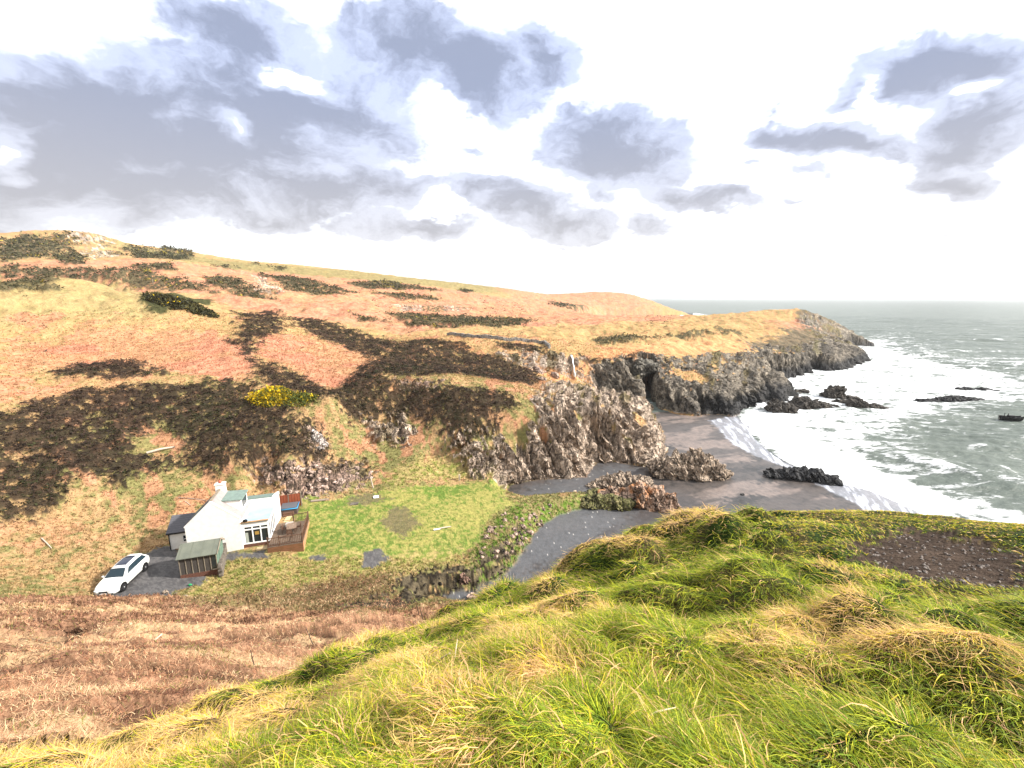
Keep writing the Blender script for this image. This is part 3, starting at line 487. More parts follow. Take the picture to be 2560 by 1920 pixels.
# ------------------------------------------------------------------ split the sheet into named grounds
nR, nT = GR.shape; ii, jj = np.meshgrid(np.arange(nR-1), np.arange(nT-1), indexing='ij')
a = (ii*nT+jj).ravel(); quads = np.stack([a, a+nT, a+nT+1, a+1], 1)[:, ::-1]
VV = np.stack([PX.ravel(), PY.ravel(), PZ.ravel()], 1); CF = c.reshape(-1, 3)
def fmean(G): g = G[:-1, :-1]; return g.ravel()
kindf = np.full(len(quads), 1)
kindf[fmean(GR) > 150] = 2; kindf[fmean(ROCK) > .4] = 3; kindf[fmean(beach) > .5] = 4; kindf[(fmean(TRK) > .5)] = 5; kindf[(fmean(LAW) > .5) & (fmean(ROCK) < .4) & (fmean(TRK) < .5)] = 6; kindf[fmean(near)>.5] = 0
drop = (fmean(PZ) < -2.2) & (fmean(SF) < -3); kindf[drop] = 9
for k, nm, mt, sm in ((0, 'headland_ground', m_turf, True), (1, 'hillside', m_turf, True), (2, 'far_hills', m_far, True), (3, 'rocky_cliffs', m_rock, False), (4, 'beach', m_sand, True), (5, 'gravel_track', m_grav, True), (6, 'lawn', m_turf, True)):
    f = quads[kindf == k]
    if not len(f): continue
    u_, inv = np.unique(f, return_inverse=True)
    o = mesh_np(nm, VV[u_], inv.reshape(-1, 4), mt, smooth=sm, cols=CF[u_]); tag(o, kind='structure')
cv = [(0, 0, 28.3)]+[tuple(VV[j]) for j in range(nT)]
mesh_np('headland_ground', np.array(cv), np.array([(0, j+2, j+1) for j in range(nT-1)]), m_turf, cols=np.tile(CF[0], (len(cv), 1)))['kind'] = 'structure'
def gz(x, y): return float(gsample(PZ, np.array([x]), np.array([y]))[0])
def gza(x, y): return gsample(PZ, x, y)
# ------------------------------------------------------------------ sea
sr = [38.]
while sr[-1] < 30000: q = sr[-1]; sr.append(q+(.42 if q < 320 else q*.0045 if q < 900 else q*.02))
sr = np.array(sr); st_ = np.linspace(math.radians(-6), math.radians(80), 560)
SR, ST = np.meshgrid(sr, st_, indexing='ij'); X, Y = SR*np.sin(ST), SR*np.cos(ST)
def sreg(pts, soft, rough, seed):
    Q = np.array([lp(*at_z(u, v, 0)[:2]) for u, v in pts]); d = sdpoly(ST, np.log(SR), Q)*1090
    return sstep(-soft, soft, d+(fbm2(ST*30, np.log(SR)*30, 4, seed)-.5)*2.6*rough)
core = sreg([(1840,1035),(1874,1067),(1896,1098),(1928,1125),(1969,1153),(2073,1198),(2136,1214),(2195,1236),(2245,1257),(2330,1300),(2620,1420),(2620,1300),(2400,1240),(2200,1180),(2130,1120),(2190,1080),(2240,1050),(2420,1010),(2600,985),(2600,960),(2420,925),(2300,900),(2230,875),(2200,850),(2060,880),(1900,940)], 26, 26, 2)
mid = sreg([(1840,1000),(1900,1150),(2330,1330),(2700,1450),(2700,1310),(2500,1270),(2350,1150),(2300,1080),(2440,1030),(2640,1020),(2640,900),(2400,890),(2300,860),(2200,835),(2100,860)], 60, 40, 4)
wh = sstep(.64, .72, fbm2(ST*45, np.log(SR)*70, 4, 6))*(SR < 900)*.6
shore = sreg([(1840,1035),(1874,1067),(1896,1098),(1928,1125),(1969,1153),(2073,1198),(2136,1214),(2195,1236),(2245,1257),(2330,1300),(2420,1270),(2240,1200),(2100,1150),(2010,1090),(1960,1040)], 22, 14, 12)
foam = np.clip(.12+.21*mid+.24*core+.45*shore+wh*.25, 0, 1)
foam = np.maximum(foam, sreg([(1700,785),(1740,783),(1770,789),(1700,792)], 3, 2, 5))
foam *= sstep(4000, 300, SR)*.5+.5
wx = X+6*fbm2(X/30, Y/30, 2, 7); swl = 1-np.abs(2*fbm2(wx/26+Y/60, Y/9+X/40, 4, 8, .5)-1)
amp = sstep(35, 140, SR)*.9+.15
Zs = .10+(swl-.6)*1.5*amp*(1-.45*core)+(fbm2(X/1.6, Y/1.0, 3, 9)-.5)*.42*sstep(900, 200, SR)
q = at_z(2330, 1200, 0); 
def roller(u0, v0, u1, v1, h, w):
    global Zs, foam
    a0, b0 = at_z(u0, v0, 0), at_z(u1, v1, 0); ex, ey = b0[0]-a0[0], b0[1]-a0[1]; ll = math.hypot(ex, ey); ex /= ll; ey /= ll
    s = (X-a0[0])*ex+(Y-a0[1])*ey; t = -(X-a0[0])*ey+(Y-a0[1])*ex+4*(fbm2(X/18, Y/18, 2, 33)-.5)
    e = np.exp(-((s-ll/2)/(ll*.55))**2); Zs += h*e*np.exp(-(t/w)**2); foam += .42*e*np.exp(-((t+w*.1)/(w*.35))**2)*sstep(.4, .6, fbm2(X/6, Y/6, 3, 34))
roller(2230, 1150, 2560, 1215, 1.1, 4); roller(2350, 1130, 2620, 1100, .6, 4); roller(2430, 1170, 2540, 1190, 1.0, 2.2); roller(2260, 890, 2560, 880, 1.2, 5); roller(2340, 850, 2600, 855, 1.2, 6)
sdl, _ = sdpoly(X, Y, BP), 0
sdF = sdpoly(X, Y, FP)
keep = (sdl < 1.0) & (sdF < 6)
Zs = np.where(sdl > -7, Zs*sstep(0, -7, sdl)+.06, Zs)
foam = np.clip(foam, 0, 1.2)
m, t, n, l, b = M_('sea water')
a_ = n.new('ShaderNodeAttribute'); a_.attribute_name = 'foam'; g = n.new('ShaderNodeNewGeometry'); mp = n.new('ShaderNodeMapping'); mp.inputs[3].default_value = (.55, 1.25, 1); mp.inputs[2].default_value = (0, 0, -.25); l.new(g.outputs['Position'], mp.inputs[0])
def nz(sc, det, ro, dist=0):
    q = n.new('ShaderNodeTexNoise'); q.inputs['Scale'].default_value = sc; q.inputs['Detail'].default_value = det; q.inputs['Roughness'].default_value = ro; q.inputs['Distortion'].default_value = dist; l.new(mp.outputs[0], q.inputs[0]); return q.outputs['Fac']
def mm(op, a, b_=None, cl=False):
    q = n.new('ShaderNodeMath'); q.operation = op; q.use_clamp = cl
    for i, z_ in enumerate((a, b_)):
        if z_ is None: continue
        if isinstance(z_, (int, float)): q.inputs[i].default_value = z_
        else: l.new(z_, q.inputs[i])
    return q.outputs[0]
f1 = nz(.22, 9, .66, 1.2); f2 = nz(1.3, 6, .6, .6)
fo = mm('ADD', a_.outputs['Fac'], mm('MULTIPLY', mm('SUBTRACT', f1, .5), 1.9)); fo = mm('ADD', fo, mm('MULTIPLY', mm('SUBTRACT', f2, .5), .8))
mr = n.new('ShaderNodeMapRange'); mr.inputs['From Min'].default_value = .34; mr.inputs['From Max'].default_value = .62; l.new(fo, mr.inputs[0])
wc = n.new('ShaderNodeMix'); wc.data_type = 'RGBA'; wc.inputs[6].default_value = (.070, .088, .080, 1); wc.inputs[7].default_value = (.145, .165, .145, 1)
l.new(nz(.05, 4, .55), wc.inputs[0])
mx = n.new('ShaderNodeMix'); mx.data_type = 'RGBA'; l.new(wc.outputs[2], mx.inputs[6]); mx.inputs[7].default_value = (.70, .72, .74, 1); l.new(mr.outputs[0], mx.inputs[0]); l.new(mx.outputs[2], b.inputs['Base Color'])
ro = n.new('ShaderNodeMapRange'); ro.inputs['To Min'].default_value = .32; ro.inputs['To Max'].default_value = .9; l.new(mr.outputs[0], ro.inputs[0]); l.new(ro.outputs[0], b.inputs['Roughness'])
b.inputs['Specular IOR Level'].default_value = .07; b.inputs['IOR'].default_value = 1.33
bp = n.new('ShaderNodeBump'); bp.inputs['Strength'].default_value = .9; bp.inputs['Distance'].default_value = .5; l.new(mm('ADD', nz(.9, 7, .6), mm('MULTIPLY', mr.outputs[0], .3)), bp.inputs['Height']); l.new(bp.outputs[0], b.inputs['Normal'])
m_sea = m
nR2, nT2 = SR.shape; ii, jj = np.meshgrid(np.arange(nR2-1), np.arange(nT2-1), indexing='ij'); a = (ii*nT2+jj).ravel()
qs = np.stack([a, a+1, a+nT2+1, a+nT2], 1); kk = keep[:-1, :-1].ravel(); qs = qs[kk]
u_, inv = np.unique(qs, return_inverse=True); V = np.stack([X.ravel(), Y.ravel(), Zs.ravel()], 1)[u_]
o = mesh_np('sea', V, inv.reshape(-1, 4), m_sea, smooth=True, attrs={'foam': foam.ravel()[u_]}); tag(o, kind='structure')
# ------------------------------------------------------------------ vegetation
def veg_mat(name, rough=.7, trans=.25):
    m, t, n, l, b = M_(name); a = n.new('ShaderNodeAttribute'); a.attribute_name = 'col'; l.new(a.outputs['Color'], b.inputs['Base Color']); b.inputs['Roughness'].default_value = rough; b.inputs['Specular IOR Level'].default_value = .15
    if trans:
        tr = n.new('ShaderNodeBsdfTranslucent'); l.new(a.outputs['Color'], tr.inputs[0]); ms = n.new('ShaderNodeMixShader'); ms.inputs[0].default_value = trans
        l.new(b.outputs[0], ms.inputs[1]); l.new(tr.outputs[0], ms.inputs[2]); l.new(ms.outputs[0], n['Material Output'].inputs[0])
    return m
m_blade = veg_mat('grass blade', .6, .3); m_leaf = veg_mat('scrub leaf', .8, .1)
def spread(n, r0, r1, a0=-64, a1=64, pw=1.0):
    th = np.radians(rng.uniform(a0, a1, n)); r = np.exp(math.log(r0)+(math.log(r1)-math.log(r0))*rng.random(n)**pw)
    return r*np.sin(th), r*np.cos(th), r
def blades(name, x, y, ang, length, width, rise, droop, col, tip, seg=4, mat=None, lift=0.004, label=None, cat=None):
    n = len(x); z0 = gza(x, y); px, py, pz = x.copy(), y.copy(), z0.copy(); dx, dy = np.cos(ang), np.sin(ang); V = np.zeros((n, seg+1, 2, 3), np.float32); Cc = np.zeros((n, seg+1, 2, 3), np.float32)
    tw = rng.uniform(-.9, .9, n); wx_, wy_, wz_ = -dy*np.cos(tw), dx*np.cos(tw), np.sin(tw)*.8
    bend = rng.normal(0, .42, n)
    for k in range(seg+1):
        f = k/seg; w = width*(1-f**1.7*.85)*.5
        V[:, k, 0] = np.stack([px-wx_*w, py-wy_*w, pz-wz_*w], 1); V[:, k, 1] = np.stack([px+wx_*w, py+wy_*w, pz+wz_*w], 1)
        cc_ = col*(1-f)+tip*f; Cc[:, k, 0] = cc_; Cc[:, k, 1] = cc_
        el = rise+(droop-rise)*(f**.8); st_ = length/seg; a2 = ang+bend*k
        px = px+np.cos(a2)*np.cos(el)*st_; py = py+np.sin(a2)*np.cos(el)*st_; pz = pz+np.sin(el)*st_
        pz = np.maximum(pz, gza(px, py)+lift+.012*rng.random(n))
    b0 = (np.arange(n)*(seg+1)*2)[:, None]+np.arange(seg)[None]*2; b0 = b0.ravel()
    Fq = np.stack([b0, b0+1, b0+3, b0+2], 1)
    o = mesh_np(name, V.reshape(-1, 3), Fq, mat or m_blade, cols=Cc.reshape(-1, 3), smooth=False)
    return tag(o, label, cat, None, 'stuff')
def pick(p, *cols):
    """random choice of colours with weights p (n,k)"""
    p = np.clip(p, 0, None); p = p/p.sum(1, keepdims=True); cs = np.cumsum(p, 1); r = rng.random(len(p)); i = (r[:, None] > cs).sum(1); i = np.minimum(i, len(cols)-1)
    return np.array(cols, np.float32)[i]
MND = MND*.35+TUS*.9
gMx = (np.gradient(MND, axis=0)/np.gradient(GR, axis=0)); gMt = np.gradient(MND, axis=1)/np.maximum(np.gradient(GT, axis=1)*GR, 1e-4)
GMX = gMx*np.sin(GT)+gMt*np.cos(GT); GMY = gMx*np.cos(GT)-gMt*np.sin(GT)
def near_grass(n, r0, r1, long_=False, pw=1.0):
    x, y, r = spread(n, r0, r1, pw=pw); sl = gsample(SLP, x, y); dr = gsample(DRT, x, y); ho = gsample(HOL, x, y); k = (sl < .15+.8*rng.random(n)) & (dr < .15+.7*rng.random(n)) & (ho < .35); x, y, r = x[k], y[k], r[k]; n = len(x)
    mo = gsample(MOS, x, y); md = gsample(MND, x, y); gx_, gy_ = gsample(GMX, x, y), gsample(GMY, x, y); gn = np.hypot(gx_, gy_)+1e-6
    fa = -2.55+2.6*(fbm2(x/1.3, y/1.3, 2, 71)-.5)*2; w = np.clip(gn*.8, 0, 2.2)
    ang = np.arctan2(np.sin(fa)*1.0-gy_/gn*w, np.cos(fa)*1.0-gx_/gn*w)+rng.normal(0, .55 if not long_ else .9, n)
    ln = rng.uniform(.06, .225, n)*(1-.62*mo)*np.clip(.75+.06*r, .7, 1.3); wd = np.maximum(rng.uniform(.002, .0042, n), r*.00088*rng.uniform(.7, 1.4, n))
    if long_: ln *= 1.25; wd *= 1.7
    pt = fbm2(x/.8, y/.8, 3, 72); pl = fbm2(x/3.5, y/3.5, 2, 73)
    straw = np.clip(.85*sstep(.52, .70, pt*.62+pl*.12+np.clip(md, 0, 1)*.26)+.10+.28*sstep(5, 10, r)+.12*mo+.38*sstep(-.25, -.75, np.arctan2(x, y)), 0, 1)
    if long_: straw = np.full(n, .93)
    lime = .95+.5*mo
    p = np.stack([(1-straw)*1.0, (1-straw)*lime, straw*.75, straw*.55, straw*(.25+.8*mo), (1-straw)*.35], 1)
    col = pick(p, (.14,.23,.010), (.36,.40,.014), (.62,.43,.15), (.66,.40,.21), (.62,.48,.03), (.05,.10,.010))*(rng.uniform(.55, 1.2, (n, 1))).astype(np.float32)
    tip = col*.78+.22*np.array((.40,.31,.10), np.float32)
    return x, y, ang, ln, wd, rng.uniform(.2, .9, n), rng.uniform(-1.2, 0, n), col*1.24, tip*1.24
blades('headland_grass', *near_grass(345000, .55, 17, pw=.8), label='long windblown green and straw grass on the near headland', cat='grass')
blades('headland_straw', *near_grass(9000, .6, 9, True), label='loose dead straw stalks lying over the near green grass', cat='dead grass')
# bracken litter on the slope below
x, y, r = spread(280000, 3, 48, -60, 0, .8); k = (gsample(np.maximum(SLP, RUF*.6), x, y) > .35) & (gsample(RDG, x, y)+.25*rng.random(len(x)) > .22) ; x, y, r = x[k], y[k], r[k]; n = len(x)
pt = .55*fbm2(x/1.6, y/1.6, 3, 74)+.45*fbm2((x*.8+y*.6)/6, (-x*.6+y*.8)/1.4, 3, 92); p = np.stack([sstep(.42, .56, pt)*1.2, .5+0*pt, 1.3*(1-sstep(.40, .54, pt)), 1.2*sstep(.50, .6, pt)+.08, .10+.5*sstep(.55, .66, fbm2(x/4, y/4, 2, 75))], 1)
col = pick(p, (.58,.34,.20), (.42,.20,.11), (.15,.07,.045), (.68,.50,.30), (.20,.22,.05))*rng.uniform(.5, 1.2, (n, 1)).astype(np.float32)
blades('bracken', x, y, rng.uniform(0, 6.28, n), rng.uniform(.08, .24, n)*(.8+r*.012), np.maximum(.005, r*.0009)*rng.uniform(.7, 1.5, n), rng.uniform(.2, 1.1, n), rng.uniform(-.8, .1, n), col, col*1.1, seg=2, label='brown dead bracken covering the slope below the headland', cat='bracken')
# tufts over the valley and hills
CFG = c.astype(np.float32)
def csample(x, y):
    i, j = gidx(x, y); return CFG[np.minimum(np.rint(i).astype(int), len(RR)-1), np.minimum(np.rint(j).astype(int), len(TH)-1)]
def tufts(name, x, y, r, h, w, col, nb, label, cat, mat=None, spreadf=.5, flat=0.0):
    n = len(x); z = gza(x, y); V = np.zeros((n, nb, 3, 3), np.float32); Cc = np.zeros((n, nb, 3, 3), np.float32)
    for k in range(nb):
        a = rng.uniform(0, 6.28, n); rr_ = h*spreadf*rng.random(n); bx = x+np.cos(a)*rr_; by = y+np.sin(a)*rr_; wa = rng.uniform(0, 6.28, n); wx_ = np.cos(wa)*w*.5; wy_ = np.sin(wa)*w*.5
        le = rng.uniform(.1, .9, n); hh = h*rng.uniform(.6, 1.2, n); ta = rng.uniform(0, 6.28, n); zb = z-.03
        V[:, k, 0] = np.stack([bx-wx_, by-wy_, zb], 1); V[:, k, 1] = np.stack([bx+wx_, by+wy_, zb], 1); V[:, k, 2] = np.stack([bx+np.cos(ta)*hh*le, by+np.sin(ta)*hh*le, zb+hh*(1-flat*rng.random(n))], 1)
        cc_ = col*rng.uniform(.65, 1.35, (n, 1)); Cc[:, k, 0] = cc_; Cc[:, k, 1] = cc_; Cc[:, k, 2] = cc_*1.15
    o = mesh_np(name, V.reshape(-1, 3), np.arange(n*nb*3).reshape(-1, 3), mat or m_blade, cols=Cc.reshape(-1, 3)); return tag(o, label, cat, None, 'stuff')
x, y, r = spread(155000, 30, 150, -62, 30)
bad = gsample(np.maximum.reduce([ROCK, beach, TRK, HEA*.9, MUD*.8, near]), x, y) > .4*rng.random(len(x))+.2; 
hx, hy = -28.276, 41.678; ct, stt = math.cos(.31), math.sin(.31)
lx = (x-hx)*ct+(y-hy)*stt; ly = -(x-hx)*stt+(y-hy)*ct; bad |= (lx > -7.4) & (lx < 6.1) & (ly > -1.6) & (ly < 6.6)
x, y, r = x[~bad], y[~bad], r[~bad]; la = gsample(LAW, x, y)
h = rng.uniform(.10, .26, len(x))*(.7+r*.006)*(1-.7*la); tufts('grass_tufts', x, y, r, h, h*.55, csample(x, y)*1.05, 3, 'rough grass tufts over the valley floor and hillsides', 'grass')
# heather
HEB = HEA.copy()
for _k in range(3):
    HEB = (HEB+np.roll(HEB, 4, 0)+np.roll(HEB, -4, 0)+np.roll(HEB, 6, 1)+np.roll(HEB, -6, 1))/5
HEB = HEB*(1-ROCK)
def clumps(name, x, y, r, size, cols, nl, label, mat=None, squash=.85, leaf=.40):
    n = len(x); z = gza(x, y); V = np.zeros((n, nl, 3, 3), np.float32); Cc = np.zeros((n, nl, 3, 3), np.float32)
    for k in range(nl):
        a = rng.uniform(0, 6.28, n); e = np.arcsin(rng.random(n)); q = size*(.55+.45*rng.random(n)); c_ = np.stack([x+np.cos(a)*np.cos(e)*q, y+np.sin(a)*np.cos(e)*q, z-.05+np.sin(e)*q*squash], 1)
        for j in range(3): V[:, k, j] = c_+rng.normal(0, 1, (n, 3))*(size*leaf)[:, None]*np.array([.6, .6, .42])
        Cc[:, k] = (cols*rng.uniform(.55, 1.5, (n, 1)))[:, None]
    o = mesh_np(name, V.reshape(-1, 3), np.arange(n*nl*3).reshape(-1, 3), mat or m_leaf, cols=Cc.reshape(-1, 3)); return tag(o, label, 'scrub', None, 'stuff')
x, y, r = spread(95000, 45, 230, -58, 25); k = gsample(HEB, x, y) > .12+.6*rng.random(len(x)); x, y, r = x[k], y[k], r[k]; n = len(x)
pt = fbm2(x/5, y/5, 3, 76); p = np.stack([.6+0*pt, sstep(.55, .4, pt)+.1, sstep(.5, .65, pt)*.8+.1, .25+0*pt], 1)
col = pick(p, (.020,.014,.011), (.045,.028,.020), (.028,.030,.012), (.075,.048,.033))
clumps('heather', x, y, r, rng.uniform(.18, .52, n)*(.7+r*.0045), col, 10, 'dark brown heather covering the slopes behind the cottage')
x, y, r = spread(60000, 150, 620, -58, 20); k = gsample(GOR, x, y) > .25+.5*rng.random(len(x)); x, y, r = x[k], y[k], r[k]; n = len(x)
col = pick(np.stack([np.ones(n), .8+0*x, .3+0*x, .02+.22*sstep(.55, .66, fbm2(x/25, y/25, 2, 77))], 1), (.045,.045,.022), (.075,.068,.034), (.12,.09,.055), (.30,.23,.03))
clumps('gorse_scrub', x, y, r, rng.uniform(.0035, .0075, n)*r, col, 7, 'bands of dark gorse scrub across the far hillsides', squash=.8)
# scattered heather bits outside the patches
x, y, r = spread(5000, 45, 400, -58, 20); k = (fbm2(x/(r*.12), y/(r*.12), 3, 78) > .56) & (gsample(np.maximum.reduce([ROCK, beach, LAW, TRK]), x, y) < .2) & (r > 70); x, y, r = x[k], y[k], r[k]; n = len(x)
clumps('heather', x, y, r, rng.uniform(.002, .005, n)*r+.1, pick(np.ones((n, 2)), (.045,.035,.022), (.06,.055,.03)), 7, 'scattered small dark heather tufts on the open hillside')
def bush(name, u, v, w, d, h, nleaf, cols, label, blossom=0, bu=0.0, sz=.12):
    q = hit(u, v); e = empty(name, (q[0], q[1], gz(q[0], q[1])), 0, label, 'bush')
    def cloud(n, s, cset, sh):
        a = rng.uniform(0, 6.28, n); rr_ = rng.random(n)**.4; el = np.arcsin(rng.random(n)); lob = .75+.5*fbm3(np.cos(a)*2+9, np.sin(a)*2+9, el*2+5, 2, 80+sh)
        P_ = np.stack([np.cos(a)*np.cos(el)*w*rr_*lob, np.sin(a)*np.cos(el)*d*rr_*lob, np.sin(el)*h*rr_*lob], 1); dz = gza(P_[:, 0]+q[0], P_[:, 1]+q[1])-e.location.z; P_[:, 2] += dz
        V = P_[:, None]+rng.normal(0, s, (n, 3, 3)); col = pick(np.ones((n, len(cset))), *cset)*rng.uniform(.6, 1.4, (n, 1)); return V.reshape(-1, 3), np.repeat(col, 3, 0)
    V, cc_ = cloud(nleaf, sz, cols, 0); mesh_np('foliage', V, np.arange(len(V)).reshape(-1, 3), m_leaf, e, cols=cc_)
    if blossom:
        V, cc_ = cloud(blossom, sz*.8, ((.62,.42,.01), (.55,.36,.01), (.42,.32,.02)), 1); V = V*np.array([1.03, 1.03, 1.08]); V[:, 0] += bu*w; mesh_np('blossom', V, np.arange(len(V)).reshape(-1, 3), m_leaf, e, cols=cc_)
    return e
bush('gorse_bush', 690, 998, 3.6, 2.6, 1.6, 3500, ((.05,.06,.015), (.09,.10,.02), (.10,.11,.03)), 'large gorse bush full of yellow flowers at the head of the gully', 4200, -.12)
bush('gorse_bush', 755, 1000, 2.4, 2.0, .9, 1800, ((.06,.08,.018), (.12,.13,.03)), 'smaller greenish gorse bush with few flowers right of the yellow one', 350)
bush('gorse_bush', 452, 765, 9.5, 4.0, 1.7, 5200, ((.03,.028,.015), (.05,.05,.02), (.07,.06,.02)), 'dark spreading gorse bush alone on the round grassy knoll', 60, 0, .3)
# ------------------------------------------------------------------ simple materials
def mat(name, col, rough=.7, spec=.3, noise=0, nscale=5, col2=None, metal=0, stretch=(1, 1, 1), bump=0, wave=None):
    m, t, n, l, b = M_(name); b.inputs['Roughness'].default_value = rough; b.inputs['Specular IOR Level'].default_value = spec; b.inputs['Metallic'].default_value = metal
    if not noise and not wave: b.inputs['Base Color'].default_value = (*col, 1); return m
    tc_ = n.new('ShaderNodeTexCoord'); mp = n.new('ShaderNodeMapping'); mp.inputs[3].default_value = stretch; l.new(tc_.outputs['Object'], mp.inputs[0])
    q = n.new('ShaderNodeTexNoise'); q.inputs['Scale'].default_value = nscale; q.inputs['Detail'].default_value = 5; l.new(mp.outputs[0], q.inputs[0]); f = q.outputs['Fac']
    mr = n.new('ShaderNodeMapRange'); mr.inputs['From Min'].default_value = .35; mr.inputs['From Max'].default_value = .65; l.new(f, mr.inputs[0]); f = mr.outputs[0]
    mx = n.new('ShaderNodeMix'); mx.data_type = 'RGBA'; mx.inputs[6].default_value = (*col, 1); mx.inputs[7].default_value = (*(col2 or tuple(c_*(1-noise) for c_ in col)), 1); l.new(f, mx.inputs[0]); out = mx.outputs[2]
    if wave:
        ax, sc, dk = wave; sxx = n.new('ShaderNodeSeparateXYZ'); l.new(tc_.outputs['Object'], sxx.inputs[0]); k = n.new('ShaderNodeMath'); k.operation = 'MULTIPLY'; k.inputs[1].default_value = sc; l.new(sxx.outputs[ax], k.inputs[0])
        fr = n.new('ShaderNodeMath'); fr.operation = 'FRACT'; l.new(k.outputs[0], fr.inputs[0]); lt = n.new('ShaderNodeMath'); lt.operation = 'LESS_THAN'; lt.inputs[1].default_value = .14; l.new(fr.outputs[0], lt.inputs[0])
        m2 = n.new('ShaderNodeMix'); m2.data_type = 'RGBA'; l.new(lt.outputs[0], m2.inputs[0]); l.new(out, m2.inputs[6]); m2.inputs[7].default_value = (*(c_*dk for c_ in col), 1); out = m2.outputs[2]
    l.new(out, b.inputs['Base Color'])
    if bump:
        bp = n.new('ShaderNodeBump'); bp.inputs['Strength'].default_value = bump; bp.inputs['Distance'].default_value = .02; l.new(q.outputs['Fac'], bp.inputs['Height']); l.new(bp.outputs[0], b.inputs['Normal'])
    return m
MW = mat('white render', (.80,.79,.76), .9, .2, .12, 2.5, (.72,.71,.67), bump=.2); MWP = mat('white plastic', (.82,.82,.82), .4)
MSL = mat('slate', (.11,.11,.125), .7, .3, .4, 6, (.07,.07,.08), stretch=(1, 3, 1), wave=(1, 4, .5)); MFE = mat('green felt', (.17,.23,.20), .85, .2, .3, 3, (.13,.17,.155)); MSHF = mat('grey felt', (.145,.155,.125), .9, .1, .3, 1.2, (.11,.12,.10), wave=(0, 1.1, .8))
MLEAD = mat('roof slate weathered', (.24,.21,.21), .8, .2, .4, 3, (.30,.26,.24)); MBLU = mat('roof sheet', (.30,.40,.50), .25, .5, .3, .9, (.24,.34,.46)); MCOP = mat('roof edge', (.42,.25,.12), .6, .3, .3, 3)
MGL = mat('glass dark', (.02,.025,.03), .08, .6); MGLB = mat('car glass', (.012,.025,.035), .12, .35); MBRK = mat('red brick', (.16,.075,.05), .9, .1, .5, 9, (.10,.05,.04)); MTL = mat('terracotta', (.35,.10,.06), .8)
MDK = mat('deck boards', (.17,.12,.085), .8, .15, .4, 4, (.11,.08,.06), wave=(0, 7, .45), stretch=(4, .6, 1)); MFA = mat('deck skirting', (.22,.10,.055), .8, .15, .45, 2, (.14,.075,.035), stretch=(1, 1, 4), wave=(2, 7, .6)); MRL = mat('brown stained wood', (.13,.07,.045), .7, .2, .3, 8)
MFN = mat('red fence boards', (.32,.09,.045), .7, .2, .35, 3, stretch=(5, 1, .5), wave=(0, 3.2, .35)); MTK = mat('teak', (.26,.18,.13), .8, .2, .3, 5, wave=(0, 9, .5)); MBK = mat('black', (.012,.012,.013), .5); MBP = mat('blue plastic', (.03,.22,.42), .4)
MSW = mat('shed boards', (.055,.048,.045), .85, .1, .4, 4, (.085,.075,.065), stretch=(6, 1, .6)); MST = mat('shed battens', (.25,.21,.16), .85, .1, .3, 5); MGW = mat('green shed wood', (.13,.19,.145), .85, .1, .35, 4, (.09,.13,.10), wave=(2, 6, .6))
MSTN = mat('rough stone', (.17,.145,.12), .95, .1, .55, 3.5, (.075,.065,.055), bump=1); MYS = mat('sandstone slab', (.50,.38,.22), .9, .1, .25, 4); MCAR = mat('white car paint', (.62,.63,.61), .22, .4); MTY = mat('tyre', (.012,.012,.012), .7); MRIM = mat('black rim', (.02,.02,.022), .35)
MWD = mat('bleached driftwood', (.52,.44,.36), .9, .1, .3, 6); MPL = mat('white sheet', (.78,.80,.80), .6); MDS = mat('dead stem', (.035,.028,.025), .9); MSTR = mat('straw stalk', (.60,.50,.36), .7, .2); MGPL = mat('green plastic', (.03,.25,.10), .5); MTAR = mat('tarred hull', (.008,.008,.009), .55)
